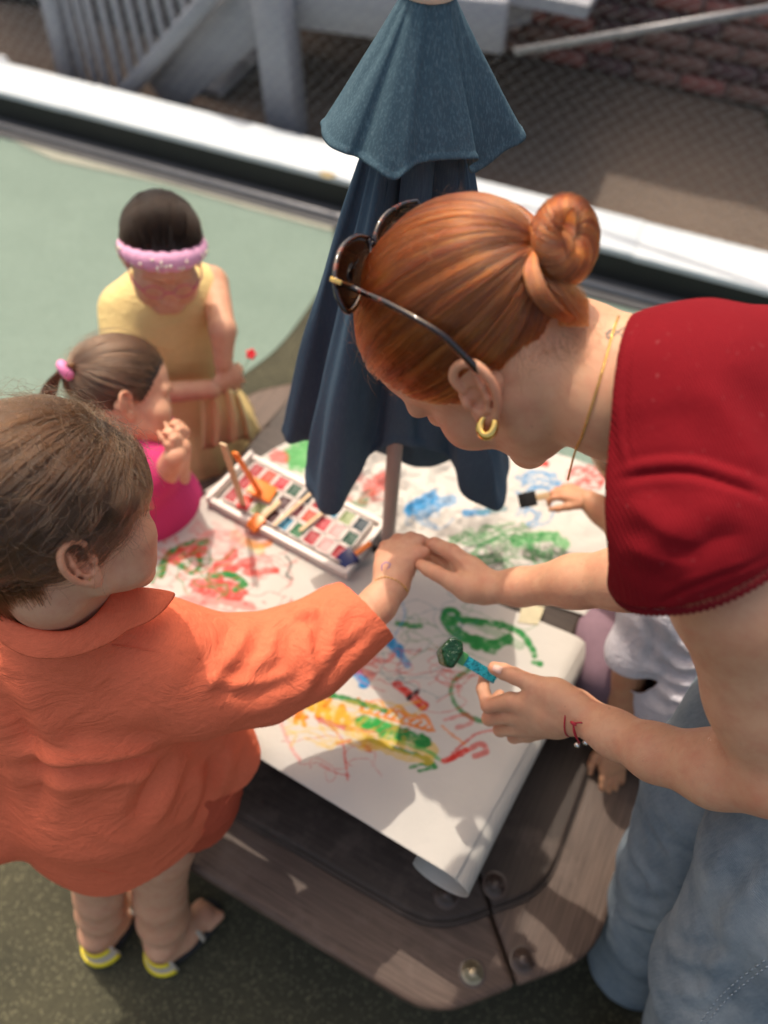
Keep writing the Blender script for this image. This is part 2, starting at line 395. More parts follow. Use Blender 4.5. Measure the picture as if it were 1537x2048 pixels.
# brick wall at the top right
bA = Z(1040, 108, 0.02); bB = Z(1537, 212, 0.02); bt = unit(bB - bA); bn = np.cross(ZUP, bt); bn = bn if bn[1] > 0 else -bn
bwall = empty('brick_wall', 'weathered dark red brick wall with pale mortar behind the fence', 'wall')
M_MORT = simple('mortar', (.50, .43, .38), .9, .25, 50)
MB().box(bA + bt * .35 + bn * .14 + ZUP * 1.13, bt * 2.6, bn * .12, ZUP * 1.15).build('mortar_core', M_MORT, bwall)  # core runs on unseen above the bricks, raised to shade the earth
bms = [simple('brick_red', (.30, .12, .10), .85, .35, 40), simple('brick_dark', (.13, .075, .075), .85, .35, 40), simple('brick_brown', (.22, .125, .10), .85, .35, 40)]
bmesh_ = []
for mm in bms:
    o = MB().box((0, 0, 0), bt * .1, bn * .03, ZUP * .029).build('brick', mm, None, bevel=.005, seg=1); bmesh_.append(o.data); bpy.data.objects.remove(o)
nb = 0
for r in range(13):
    for c in range(-9, 14):
        if nb >= 290: break
        q = bA + bt * (c * .215 + (.107 if r % 2 else 0)) + ZUP * (.035 + r * .075)
        x, y, d = [float(v[0]) for v in proj([q])]
        if x < 560 or x > 1600 or y < -60: continue
        o = bpy.data.objects.new('brick', random.choice(bmesh_)); COL.objects.link(o); o.parent = bwall
        o.location = q + bn * random.uniform(-.004, .004); o.rotation_euler = (random.uniform(-.01, .01), 0, random.uniform(-.012, .012)); nb += 1
# wooden stairs and landing, grey paint
sn = 2.80; SP = nW * sn
def SPt(px, py, dn=0.0): return ONP(px, py, nW * (sn + dn), nW)
M_WOOD = Mt('grey_painted_wood'); ww = M_WOOD.noise(5, 5, .6, M_WOOD.co((1, 1, 9)))
M_WOOD.P(Base_Color=M_WOOD.mix(ww, (.25, .255, .285), (.35, .355, .385)), Roughness=.65); M_WOOD.bmp(ww, .002, .5)
st = empty('wooden_stairs', 'grey painted wooden stairs with vertical balusters and a landing behind the fence', 'stairs')
def plank(p, q, wd, th, name, dn=0.0, ext=0.0):
    a, b = SPt(*p, dn), SPt(*q, dn); d = unit(b - a); a = a - d * ext; b = b + d * ext; s = np.cross(d, nW)
    return MB().box((a + b) / 2, (b - a) / 2, s * wd / 2, nW * th / 2).build(name, M_WOOD.m, st, bevel=.004, seg=1)
plank((98, -40), (150, 215), .065, .07, 'post')
plank((232, 210), (450, -40), .06, .07, 'rail', -.03)
plank((320, 190), (560, -25), .19, .03, 'stringer', .03)
plank((545, -40), (582, 320), .13, .12, 'post', .02)
plank((560, 0), (1000, 52), .16, .05, 'landing_fascia', .08, .02)
for i in range(13):
    bx = 140 + i * 21.5
    yb = 215 if bx < 225 else 210 - (bx - 232) * 1.13
    t_ = (bx - 695) / 2165.0
    plank((bx - 0.24 * (yb + 40) - .0 * bx, -40), (bx, yb), .028, .028, 'baluster', 0)
for i in range(5):
    a = SPt(330 + i * 58, 235 - i * 62, .12)
    MB().box(a + nW * .3, tW * .14, nW * .3, ZUP * .016).build('tread', M_WOOD.m, st, bevel=.003, seg=1)
a0 = SPt(800, 40, .1)
MB().box(a0 + nW * .75 + tW * -.1 + ZUP * .12, tW * .75, nW * .7, ZUP * .02).build('landing_deck', M_WOOD.m, st)
c0 = SPt(930, 60, .0)
cb = MB(); q0 = SPt(905, 40, .09); q1 = SPt(1062, 0, .5); d = unit(q1 - q0)
cb.box((q0 + q1) / 2, (q1 - q0) / 2, np.cross(d, ZUP) * .02, ZUP * .07).build('landing_side_board', M_WOOD.m, st)
# dark storage wall at the far left
M_SHED = simple('dark_cladding', (.028, .027, .03), .7, .3, 8)
q = nW * 3.35 + tW * -2.62
sh = empty('dark_shed', 'dark grey shed wall standing left of the stairs', 'shed')
for i in range(9): MB().box(q + tW * (-.14 * i + .35) + ZUP * .7 , tW * .068, nW * .02, ZUP * .72).build('panel', M_SHED, sh, bevel=.004, seg=1)
MB().box(q + tW * -.21 + ZUP * .7 + nW * .1, tW * .62, nW * .07, ZUP * .7).build('wall', M_SHED, sh)
# chain-link fence
fn_ = 2.66
fc = empty('chain_link_fence', 'galvanised chain-link fence on the far side of the white-capped wall', 'fence')
M_GALV = simple('galvanised_wire', (.55, .55, .55), .4, .25, 60, Metallic=.5)
mb = MB(); step = .052; H0, H1 = .03, .98
for i in range(int(6.6 / step)):
    t0 = -3.6 + i * step; k = int((H1 - H0) / (step * .5)); pts = []
    for j in range(k):
        pts.append(tW * (t0 + (step / 2 if j % 2 else -step / 2) * 1.02) + nW * (fn_ + (.0025 if j % 2 else -.0025)) + ZUP * (H0 + j * step * .5))
    mb.tube(pts, 0.0013, 4, cap=False, upv=nW)
o = mb.build('chain_link_mesh', M_GALV, fc, smooth=True); o['kind'] = 'stuff'
MB().tube([ONP(1030, 104, nW * (fn_ + .02), nW), ONP(1640, 0, nW * (fn_ + .02), nW)], .013, 10).build('brace_rail', simple('weathered_pipe', (.24, .24, .25), .5, .25, 30, Metallic=.4), fc, smooth=True)
for t0 in (-2.9, 2.6): MB().tube([tW * t0 + nW * (fn_ + .03), tW * t0 + nW * (fn_ + .03) + ZUP * 1.1], .022, 12).build('post', M_GALV, fc, smooth=True)
M_WH = simple('white_plastic', (.7, .7, .7), .5, .05)
p = ONP(4, 122, nW * 2.62, nW)
mb = MB(); mb.tube([p - ZUP * .06, p - ZUP * .01, p + ZUP * .012, p + ZUP * .022], [.03, .03, .024, .008], 14)
tag(mb.build('post_cap', M_WH, smooth=True), 'rounded white post cap at the left end of the white wall', 'post cap')
# ================================================================== PICNIC TABLE
TC = np.array([.01, .762, 0]); an = math.radians(-24.5)
e1 = np.array([math.cos(an), math.sin(an), 0]); e2 = np.array([-math.sin(an), math.cos(an), 0])
def TL(a, b, z=0.0): return TC + e1 * a + e2 * b + ZUP * z
def brown(name, c1, c2, rot):
    m = Mt(name); co = m.co((1, 1, 1), (0, 0, rot))
    mp = m.n('ShaderNodeMapping'); mp.inputs['Scale'].default_value = (2.2, 70, 12); m.L(co, mp.inputs[0])
    gr = m.noise(4, 7, .68, mp.outputs[0], .6); wear = m.noise(7, 6, .7)
    c = m.mix(m.ramp(gr, [(.32, 0.0), (.68, 1.0)]), c1, c2)
    c = m.mix(m.ramp(wear, [(.5, 0.0), (.72, .5)]), c, (.19, .14, .115))
    m.P(Base_Color=c, Roughness=m.ramp(wear, [(.3, .42), (.8, .62)]), Specular_IOR_Level=.3); m.bmp(gr, .0012, .8); return m.m
M_PLa = brown('brown_plastic_grain', (.052, .033, .025), (.128, .086, .066), math.radians(24.5))
M_PLb = brown('brown_plastic_grain_across', (.052, .033, .025), (.128, .086, .066), math.radians(24.5 + 90))
M_PLc = brown('brown_plastic_dark', (.026, .018, .014), (.058, .041, .033), math.radians(24.5))  # darker copy of the grain: table shade put into the inner boards' colour
M_PLd = brown('brown_plastic_dark_across', (.026, .018, .014), (.058, .041, .033), math.radians(24.5 + 90))
table = empty('picnic_table', 'brown plastic wood-grain picnic table with a stepped bench around it', 'table')
def rot2(a, b, k):
    for _ in range(k): a, b = -b, a
    return a, b
def ringplank(h, c, hi, ci, z0, z1, k, gap=.0022):
    m = (h + c) / 2; mi = (hi + ci) / 2; gp = gap
    P = [(-m + gp, -m - 0), (-c, -h), (c, -h), (m - gp, -m), (mi - gp, -mi), (ci, -hi), (-ci, -hi), (-mi + gp, -mi)]
    Q = []
    for i, p in enumerate(P):                                 # round the two outer corners and the two inner ones
        if i in (1, 2, 5, 6):
            a = np.array(P[i - 1]); b = np.array(p); c_ = np.array(P[(i + 1) % 8]); u = unit(a - b); v = unit(c_ - b); r = .055 if i < 3 else .03
            for t in np.linspace(0, 1, 6): Q.append((1 - t) ** 2 * (b + u * r) + 2 * t * (1 - t) * b + t * t * (b + v * r))
        else: Q.append(np.array(p))
    return [TL(*rot2(a, b, k))[:2] for a, b in Q]
for k in range(4):
    MB().prism(ringplank(.572, .385, .43, .31, 0, 0, k), .262, .300).build('seat_plank', M_PLa if k % 2 == 0 else M_PLb, table, bevel=.011, seg=3)
    MB().prism(ringplank(.468, .335, .268, .20, 0, 0, k), .268, .318).build('inner_board', M_PLc if k % 2 == 0 else M_PLd, table, bevel=.008, seg=3)
    MB().prism(ringplank(.474, .339, .45, .32, 0, 0, k), .290, .306).build('step_moulding', M_PLc if k % 2 == 0 else M_PLd, table, bevel=.003, seg=2)
rr = []
s_, r_ = .352, .085
for cx_, cy_, a0_ in ((s_ - r_, s_ - r_, 0), (-s_ + r_, s_ - r_, 90), (-s_ + r_, -s_ + r_, 180), (s_ - r_, -s_ + r_, 270)):
    for t in range(0, 91, 15): rr.append((cx_ + r_ * math.cos(math.radians(a0_ + t)), cy_ + r_ * math.sin(math.radians(a0_ + t))))
MB().prism([TL(a, b)[:2] for a, b in rr], .480, .515).build('tabletop', M_PLc, table, bevel=.008, seg=3)
for a, b in ((.235, .235), (-.235, .235), (-.235, -.235), (.235, -.235)):
    mb = MB(); mb.tube([TL(a * .9, b * .9, .48), TL(a * 1.1, b * 1.1, .27), TL(a * 1.45, b * 1.45, .0)], [.035, .035, .04], 8)
    mb.build('leg', M_PLc, table, smooth=True)
for a, b in ((1, 0), (0, 1)):
    v = e1 * a + e2 * b; s2 = e1 * b + e2 * a
    MB().box(TC + ZUP * .245, v * .5, s2 * .04, ZUP * .014).build('cross_beam', M_PLc, table, bevel=.004)
M_BOLT = simple('brown_bolt', (.06, .04, .033), .35, .2, 90)
M_BRASS = simple('worn_bolt_metal', (.38, .32, .22), .4, .2, 90, Metallic=.8)
def bolt(px, py, z, m2):
    p = Z(px, py, z)
    o = MB().tube([p - ZUP * .003, p + ZUP * .0015, p + ZUP * .002], [.021, .021, .018], 24, upv=e1).build('bolt', M_BOLT, table, smooth=True)
    o.data.set_sharp_from_angle(angle=.6)
    mb = MB(); r = [(.0175, .0015), (.0165, .0035), (.0135, .0040), (.0125, .0020), (.0085, .0022), (.0078, .0062), (.0055, .0078), (.001, .0082)]
    mb.tube([p + ZUP * z_ for _, z_ in r], [q for q, _ in r], 24, upv=e1); mb.build('bolt_head', m2, o, smooth=True)
bolt(893, 1790, .318, M_BOLT); bolt(990, 1770, .318, M_BOLT); bolt(945, 1945, .300, M_BRASS); bolt(1046, 1920, .300, M_BOLT)
# ================================================================== UMBRELLA
um = empty('patio_umbrella', 'closed slate blue fabric umbrella standing in the middle of the table', 'umbrella')
def canvas(name, c1, c2, streak):
    m = Mt(name); w1 = m.wave(420, m.co((1, 1, .02)), 2, 3); w2 = m.wave(420, dirn='Z', dist=1)
    st_ = m.noise(1, 3, .6, m.co((520, 520, 60))); mid = m.noise(9, 4)
    c = m.mix(mid, c1, c2); c = m.mix(m.ramp(st_, [(.48, 0.0), (.80, .8)]), c, streak)
    m.P(Base_Color=c, Roughness=.85, Specular_IOR_Level=.2); m.bmp(m.math('ADD', w1, w2), .0004, .35); m.bmp(mid, .004, .3); return m.m
M_UPC = canvas('paler_blue_canvas', (.045, .088, .118), (.062, .112, .145), (.13, .215, .26))  # upper flap in a paler blue than the canopy, with paler streaks
M_LOC = canvas('slate_blue_canvas', (.036, .072, .112), (.052, .096, .145), (.07, .125, .175))
ax = TC[:2]
def drape(name, ring, ztop, rtop, mat, nv=70, nu=360, pleat=.0, power=1.0, label=None, seed=3, hem=True, pn=16):
    R_ = np.array([Z(x, y, z) for x, y, z in ring]); R_ = catmull(np.vstack([R_, R_[:1]]), 24)[:-1]
    seg = np.linalg.norm(np.diff(np.vstack([R_, R_[:1]]), axis=0), axis=1); cum = np.concatenate([[0], np.cumsum(seg)]); tt = np.linspace(0, cum[-1], nu, endpoint=False)
    RR = np.vstack([R_, R_[:1]]); B = np.stack([np.interp(tt, cum, RR[:, j]) for j in range(3)], 1)
    ang = np.unwrap(np.arctan2(B[:, 1] - ax[1], B[:, 0] - ax[0])); a0 = ang[0]; tot = 2 * np.pi * np.sign(ang[-1] - ang[0])
    # top angle: monotone blend
    mono = np.maximum.accumulate(ang * np.sign(tot)) * np.sign(tot)
    tp = .6 * mono + .4 * (a0 + tot * np.arange(nu) / nu)
    T = np.stack([ax[0] + rtop * np.cos(tp), ax[1] + rtop * np.sin(tp), np.full(nu, ztop)], 1)
    V = []
    for i in range(nv):
        v = i / (nv - 1); f = v ** power
        P = T * (1 - f) + B * f; P[:, 2] = ztop * (1 - v) + B[:, 2] * v
        ou = P[:, :2] - ax; ou /= np.linalg.norm(ou, axis=1)[:, None] + 1e-9
        u = np.arange(nu) / nu
        pl = pleat * math.sin(math.pi * min(1, .15 + v * .8)) * (np.sin(2 * np.pi * pn * u + 1.3 * np.sin(2 * np.pi * 3 * u) + v * .7) + .5 * np.sin(2 * np.pi * (pn * 2 + 3) * u + 2 + v))
        nz = vnoise(np.stack([np.cos(2 * np.pi * u) * 2, np.sin(2 * np.pi * u) * 2, np.full(nu, v * 1.6)], 1), 3, seed) * pleat * 1.0 * v
        if v > .97 and hem: pl = pl + .0015
        P[:, :2] += ou * (pl + nz)[:, None]; V.append(P)
    V = np.array(V).reshape(-1, 3); gi = np.arange(nv * nu).reshape(nv, nu); gj = np.roll(gi, -1, 1)
    Fq = np.stack([gi[:-1], gi[1:], gj[1:], gj[:-1]], -1).reshape(-1, 4)
    o = mesh_obj(name, V, Fq, mat, um); s = o.modifiers.new('thick', 'SOLIDIFY'); s.thickness = .0012
    if label: o['label'] = label
    return o, V, nu
ringL = [(562, 862, .765), (580, 888, .755), (622, 884, .75), (612, 930, .745), (614, 972, .74), (640, 1005, .735), (676, 1027, .73), (712, 970, .745), (742, 912, .78), (785, 893, .83), (860, 900, .80), (905, 925, .76), (928, 985, .73), (962, 1010, .72), (1002, 1016, .715), (1012, 930, .72), (985, 880, .71), (900, 920, .69), (850, 935, .69), (800, 925, .70), (730, 895, .70), (650, 868, .74)]
drape('canopy', ringL, 1.305, .030, M_LOC, 110, 560, .0100, .92, pn=7)
ringU = [(643, 246, 1.264), (655, 285, 1.266), (690, 306, 1.268), (718, 314, 1.266), (750, 338, 1.266), (788, 359, 1.260), (812, 346, 1.266), (838, 327, 1.268), (885, 318, 1.270), (930, 318, 1.268), (957, 318, 1.264), (936, 332, 1.250), (950, 345, 1.238), (1005, 305, 1.250), (1050, 270, 1.258), (985, 215, 1.266), (900, 190, 1.27), (800, 182, 1.27), (700, 205, 1.268)]
drape('vent_flap', ringU, 1.386, .0215, M_UPC, 70, 420, .0012, 1.05, label='lighter blue upper flap flaring above the canopy', seed=5, pn=7)
M_POLE = simple('beige_pole', (.36, .29, .25), .45, .08, 20)
M_FIN = simple('cream_finial', (.72, .68, .56), .4, .05)
MB().tube([TC + ZUP * .30, TC + ZUP * .56, TC + ZUP * 1.36], .0118, 20).build('pole', M_POLE, um, smooth=True)
MB().tube([TC + ZUP * .516, TC + ZUP * .545, TC + ZUP * .55], [.0165, .0165, .013], 20).build('pole_collar', simple('dark_collar', (.05, .045, .045), .5), um, smooth=True)
o = MB().tube([TC + ZUP * z for z in (1.380, 1.384, 1.392, 1.402, 1.414, 1.422)], [.017, .0245, .0245, .019, .014, .004], 24).build('finial', M_FIN, um, smooth=True)
# ================================================================== PAINTED PAPER
PC = {'r': '#c8352a', 'g': '#23803a', 'G': '#2ea344', 'b': '#1f86bd', 'o': '#e07a10', 'y': '#dcb436', 'k': '#2a2a2c', 'p': '#d98a84', 't': '#4d7d86', 'd': '#5b6a52'}
PC = {k: np.array(srgb(v)) for k, v in PC.items()}
ST = []                                                       # painted strokes: points, width, colour, alpha, dryness
def S(c, wd, al, *pts, dry=.35): ST.append((np.array(pts, float), wd, PC[c], al, dry))
S('g', 15, .85, (322, 1150), (340, 1108), (385, 1088), (412, 1084)); S('g', 7, .6, (305, 1165), (330, 1115), (372, 1094))
S('g', 11, .8, (385, 1092), (402, 1125), (385, 1145), (362, 1130)); S('r', 26, .75, (350, 1118), (372, 1104), (405, 1102))
S('r', 15, .75, (425, 1142), (470, 1105), (452, 1142), (505, 1120), (495, 1145), (552, 1140)); S('r', 36, .75, (398, 1172), (440, 1176), (478, 1184))
S('r', 22, .45, (360, 1205), (430, 1198), (500, 1212)); S('p', 34, .5, (340, 1215), (420, 1222), (480, 1240))
S('g', 13, .85, (420, 1150), (462, 1150), (490, 1168), (470, 1178)); S('o', 13, .7, (495, 1084), (518, 1092), (540, 1086)); S('y', 22, .35, (470, 1070), (520, 1100))
S('k', 6, .6, (572, 1112), (583, 1128), (574, 1150), (585, 1158)); S('g', 12, .6, (642, 1192), (690, 1202)); S('g', 12, .75, (795, 1248), (842, 1252))
S('b', 26, .8, (756, 1258), (800, 1304)); S('b', 16, .6, (790, 1290), (815, 1330)); S('b', 24, .85, (700, 1332), (728, 1364)); S('r', 9, .5, (755, 1300), (748, 1318), (775, 1322), (790, 1308))
S('g', 12, .9, (885, 1238), (895, 1220), (915, 1226), (910, 1248), (888, 1244)); S('g', 14, .9, (888, 1236), (955, 1244), (1010, 1252), (1048, 1272), (1070, 1310)); S('g', 22, .85, (898, 1252), (938, 1280), (985, 1290), (1020, 1278)); S('g', 30, .8, (950, 1285), (985, 1292))
S('g', 12, .85, (1068, 1325), (1082, 1328)); S('g', 20, .35, (900, 1225), (1000, 1270), (1040, 1290)); S('G', 16, .35, (905, 1320), (1000, 1350))
S('g', 9, .7, (945, 1335), (908, 1362), (905, 1395), (925, 1425), (962, 1442), (985, 1440)); S('r', 20, .85, (795, 1370), (820, 1390), (848, 1412)); S('k', 11, .95, (818, 1396), (834, 1384)); S('r', 16, .5, (720, 1340), (745, 1352))
for x0, y0, s in ((612, 1402, 1), (646, 1418, 1), (684, 1430, 1), (600, 1432, .7)):
    S('o', 13, .9, (x0 - 10 * s, y0 + 14), (x0, y0 - 16 * s), (x0 + 12 * s, y0 + 16)); S('o', 10, .8, (x0 - 8, y0 + 4), (x0 + 14, y0 + 2))
S('y', 34, .55, (610, 1400), (700, 1440), (860, 1500)); S('o', 9, .8, (640, 1388), (662, 1396), (650, 1410)); S('r', 10, .6, (640, 1440), (700, 1458), (760, 1462))
for i in range(9):
    x0 = 725 + i * 16; y0 = 1408 + i * 4.5; S('o', 6, .75, (x0 - 8, y0 - 10), (x0 + 6, y0 + 2), (x0 - 4, y0 + 12), (x0 + 10, y0 + 18))
S('o', 6, .7, (722, 1412), (760, 1400), (775, 1425), (800, 1412), (822, 1440), (850, 1430), (868, 1462))
S('G', 30, .95, (728, 1444), (770, 1456), (800, 1468)); S('g', 26, .9, (790, 1462), (850, 1484)); S('g', 12, .8, (640, 1385), (700, 1400), (770, 1420)); S('g', 10, .6, (600, 1370), (680, 1396))
S('g', 10, .85, (735, 1476), (790, 1498), (840, 1512), (868, 1528)); S('g', 8, .85, (822, 1534), (850, 1528), (872, 1534), (840, 1542)); S('G', 9, .6, (760, 1470), (850, 1500), (880, 1520)); S('y', 20, .5, (700, 1462), (800, 1510), (860, 1520))
S('r', 5, .6, (660, 1450), (684, 1478), (690, 1510), (696, 1560)); S('r', 9, .6, (676, 1486), (700, 1482)); S('r', 10, .7, (728, 1492), (740, 1500)); S('r', 4, .4, (640, 1530), (670, 1545), (700, 1552))
S('r', 13, .9, (888, 1522), (912, 1512), (934, 1500)); S('r', 6, .6, (905, 1506), (950, 1470), (985, 1460)); S('r', 12, .6, (935, 1500), (962, 1488), (974, 1502), (950, 1512)); S('r', 9, .45, (890, 1440), (930, 1430), (945, 1445), (915, 1455)); S('o', 6, .5, (885, 1452), (905, 1470), (930, 1488))
S('p', 8, .5, (560, 1440), (580, 1490), (600, 1520)); S('t', 12, .35, (700, 1140), (760, 1120), (830, 1140)); S('b', 5, .4, (800, 1190), (810, 1230), (790, 1270))
# far sheet
S('G', 62, .7, (600, 912), (618, 905), dry=.2); S('r', 26, .6, (552, 912), (566, 916)); S('r', 34, .6, (530, 955), (556, 946)); S('o', 26, .55, (588, 968), (602, 972)); S('r', 20, .3, (690, 960), (720, 955))
S('r', 36, .6, (742, 975), (770, 962)); S('d', 18, .5, (725, 1002), (742, 985)); S('g', 18, .4, (705, 1010), (730, 1005)); S('o', 22, .35, (560, 1010), (600, 1030))
S('b', 26, .75, (820, 1020), (850, 1000), (866, 992)); S('b', 22, .5, (840, 1030), (880, 1005), (905, 1000)); S('b', 14, .7, (930, 1026), (975, 1024)); S('t', 12, .6, (960, 1024), (1010, 1018))
S('r', 14, .8, (1040, 918), (1092, 928)); S('G', 24, .6, (1030, 1082), (1100, 1072), (1130, 1090)); S('g', 14, .5, (1040, 1090), (1120, 1130)); S('g', 20, .35, (960, 1070), (1030, 1100))
r_ = np.random.default_rng(11)
def scrib(c, wd, al, x0, y0, x1, y1, n, amp=40):
    for _ in range(n):
        p = np.array([r_.uniform(x0, x1), r_.uniform(y0, y1)]); a = r_.uniform(0, 6.28); P_ = [p]
        for _ in range(7):
            a += r_.uniform(-1.6, 1.6); p = p + amp * r_.uniform(.4, 1) * np.array([math.cos(a), .6 * math.sin(a)]); c0 = np.array([(x0 + x1) / 2, (y0 + y1) / 2]); h0 = np.array([(x1 - x0) / 2, (y1 - y0) / 2]); q_ = (p - c0) / h0; R1 = np.linalg.norm(q_)
            if R1 > 1: p = c0 + q_ / R1 * (1 - r_.uniform(0, .3)) * h0; a += 2.2
            P_.append(p)
        S(c, wd, al, *[tuple(v) for v in P_])
scrib('r', 3, .32, 270, 1060, 640, 1290, 26); scrib('p', 8, .35, 280, 1060, 560, 1260, 10); scrib('r', 3, .30, 560, 1420, 860, 1580, 7); scrib('r', 3.5, .35, 700, 1290, 1000, 1430, 12); scrib('t', 3, .3, 740, 1180, 1000, 1400, 8, 70)
scrib('d', 3, .35, 880, 1040, 1120, 1150, 14, 60); scrib('g', 5, .45, 890, 1045, 1140, 1150, 18, 50); scrib('k', 3, .4, 910, 1060, 1010, 1150, 5, 40); scrib('b', 4, .5, 1030, 930, 1130, 1060, 10); scrib('r', 4, .5, 1130, 930, 1215, 985, 8); scrib('g', 4, .4, 340, 1090, 480, 1200, 6)
scrib('p', 10, .22, 370, 1020, 560, 1100, 12); scrib('b', 4, .35, 800, 1000, 920, 1060, 6); scrib('g', 3, .3, 800, 1200, 1090, 1330, 8); scrib('r', 6, .25, 640, 940, 800, 1010, 6); scrib('y', 8, .3, 560, 1400, 860, 1500, 10, 60)
for _ in range(40): x, y = r_.uniform(290, 620), r_.uniform(1060, 1280); S('r', r_.uniform(3, 8), .4, (x, y), (x + 3, y + 2))
def paint(V):
    Cc = np.tile(np.array([.54, .505, .455]), (len(V), 1)); sx, sy, _ = proj(V)
    n1 = vnoise(V, 420, 4); n2 = vnoise(V, 130, 9); n3 = vnoise(V, 22, 5)
    Cc *= (1 - .04 * np.clip(n3, 0, 1))[:, None]
    for P, wd, col, al, dry in ST:
        if len(P) > 2: P = catmull(P, 6)
        lo, hi = P.min(0) - wd, P.max(0) + wd; m = (sx > lo[0]) & (sx < hi[0]) & (sy > lo[1]) & (sy < hi[1])
        if not m.any(): continue
        q = np.stack([sx[m], sy[m]], 1); best = np.full(len(q), 1e9)
        for i in range(len(P) - 1):
            ab = P[i + 1] - P[i]; t = np.clip(((q - P[i]) @ ab) / (ab @ ab + 1e-9), 0, 1); best = np.minimum(best, np.linalg.norm(q - P[i] - t[:, None] * ab, axis=1))
        e = best / (wd * .5) + .28 * n2[m]; a = min(1, al * 1.2) * np.clip((1.08 - e) * 4, 0, 1)
        a *= np.clip(1 - dry * 1.5 * np.clip(n1[m] * .7 + n2[m] * .6, 0, 1), 0, 1)
        Cc[m] = Cc[m] * (1 - a[:, None]) + (col * (.9 + .15 * n2[m])[:, None]) * a[:, None]
    return np.clip(Cc, 0, 1)
M_PAPER = Mt('painted_paper'); at_ = M_PAPER.n('ShaderNodeVertexColor'); at_.layer_name = 'paint'
pn_ = M_PAPER.noise(60, 4); pf = M_PAPER.noise(900, 2)
M_PAPER.P(Base_Color=at_.outputs[0], Roughness=.75, Specular_IOR_Level=.3); M_PAPER.bmp(pn_, .003, .35); M_PAPER.bmp(pf, .0003, .4)
tr = M_PAPER.n('ShaderNodeBsdfTranslucent'); M_PAPER.L(at_.outputs[0], tr.inputs[0]); mx = M_PAPER.n('ShaderNodeMixShader'); mx.inputs[0].default_value = .12
out_ = M_PAPER.t.nodes['Material Output']; M_PAPER.L(M_PAPER.b.outputs[0], mx.inputs[1]); M_PAPER.L(tr.outputs[0], mx.inputs[2]); M_PAPER.L(mx.outputs[0], out_.inputs[0])
def paper(name, V, nu, nv, label):
    gi = np.arange(nu * nv).reshape(nu, nv); Fq = np.stack([gi[:-1, :-1], gi[1:, :-1], gi[1:, 1:], gi[:-1, 1:]], -1).reshape(-1, 4)
    V = V.reshape(-1, 3); N = vnormals(V, Fq)
    if N[:, 2].mean() < 0: Fq = Fq[:, ::-1]
    o = mesh_obj(name, V, Fq, M_PAPER.m); C4 = np.concatenate([paint(V), np.ones((len(V), 1))], 1).astype(np.float32)
    o.data.color_attributes.new('paint', 'FLOAT_COLOR', 'POINT').data.foreach_set('color', C4.ravel())
    s = o.modifiers.new('thick', 'SOLIDIFY'); s.thickness = .0006
    return tag(o, label, 'paper', 'painted sheets of paper on the table')
# near sheet, its right side curling under
N0 = np.array([.112, .236]); pa = unit([-.286, .146]); pb = unit([.216, .370])
su = np.concatenate([np.linspace(-.20, 0, 110), np.linspace(0, .69, 330)[1:]]); nu_ = len(su); nv_ = 200; tv = np.linspace(0, 1, nv_)
SU, TV = np.meshgrid(su, tv, indexing='ij'); tl = (.43 - .06 * np.clip(SU / .69, 0, 1)) * TV
rcur = .034 + .010 * (1 - TV) ** 2; ph = np.clip(-SU, 0, 1) / rcur
off = np.where(SU < 0, -rcur * np.sin(ph), SU); zz = .5225 - rcur * (1 - np.cos(ph)) * (SU < 0)
XY = N0 + off[..., None] * pa + tl[..., None] * pb
Vp = np.concatenate([XY, zz[..., None]], -1)
Vp[..., 2] += (.0025 * vnoise(Vp * [1, 1, 0], 9, 3) + .0008 * vnoise(Vp * [1, 1, 0], 40, 8) + .0035) * (SU > -.02)
d_ = np.maximum(0, np.linalg.norm(Vp[..., :2] - (N0 + .29 * pa), axis=-1) * 0); Vp[..., 2] -= .02 * np.clip((.03 - tl) / .03, 0, 1) ** 2 * (np.clip(SU, 0, .5))
paper('paper_sheet', Vp, nu_, nv_, 'near white paper sheet covered in red and green paint with its right side curled under')
nu_, nv_ = 330, 190; uu, vv = np.meshgrid(np.linspace(0, 1, nu_), np.linspace(0, 1, nv_), indexing='ij')
BL, BR, TR, TLc = map(np.array, ((-.335, .862), (.385, .640), (.445, .995), (-.185, 1.005)))
XY = ((1 - uu) * (1 - vv))[..., None] * BL + (uu * (1 - vv))[..., None] * BR + (uu * vv)[..., None] * TR + ((1 - uu) * vv)[..., None] * TLc
XY += (np.sin(np.pi * uu) * vv * .06)[..., None] * np.array([.2, .95])
V3 = np.concatenate([XY, np.zeros_like(uu)[..., None]], -1)
rel = V3[..., :2] - TC[:2]; q1 = rel @ e1[:2]; q2 = rel @ e2[:2]; edge_ = np.maximum(np.maximum(q1, q2), -q1) - .352
crump = np.abs(vnoise(V3, 13, 3)) * .016 + .006 * vnoise(V3, 34, 5) + .0025 * vnoise(V3, 90, 6)
near_pole = np.exp(-((np.linalg.norm(rel - [-.0, .08], axis=-1) / .16) ** 2))
cr = (crump * (.35 + 2.0 * near_pole)) * np.clip(vv * 4, .1, 1)
V3[..., 2] = .519 + np.maximum(cr, -.002) - np.clip(edge_, 0, 1) ** 1.3 * 2.2
paper('paper_sheet', V3, nu_, nv_, 'crumpled far white paper sheet around the umbrella pole with blue and green paint')
M_TAPE = simple('masking_tape', (.46, .40, .25), .6, .2, 90)
tp = [Z(x, y, .527) for x, y in ((1046, 1206), (1090, 1214), (1076, 1250), (1036, 1244))]
tag(MB().add([*tp, *[p - ZUP * .001 for p in tp]], [(0, 1, 2, 3), (7, 6, 5, 4), (0, 4, 5, 1), (1, 5, 6, 2), (2, 6, 7, 3), (3, 7, 4, 0)]).build('tape', M_TAPE), 'torn piece of yellowish masking tape joining the two paper sheets', 'tape')
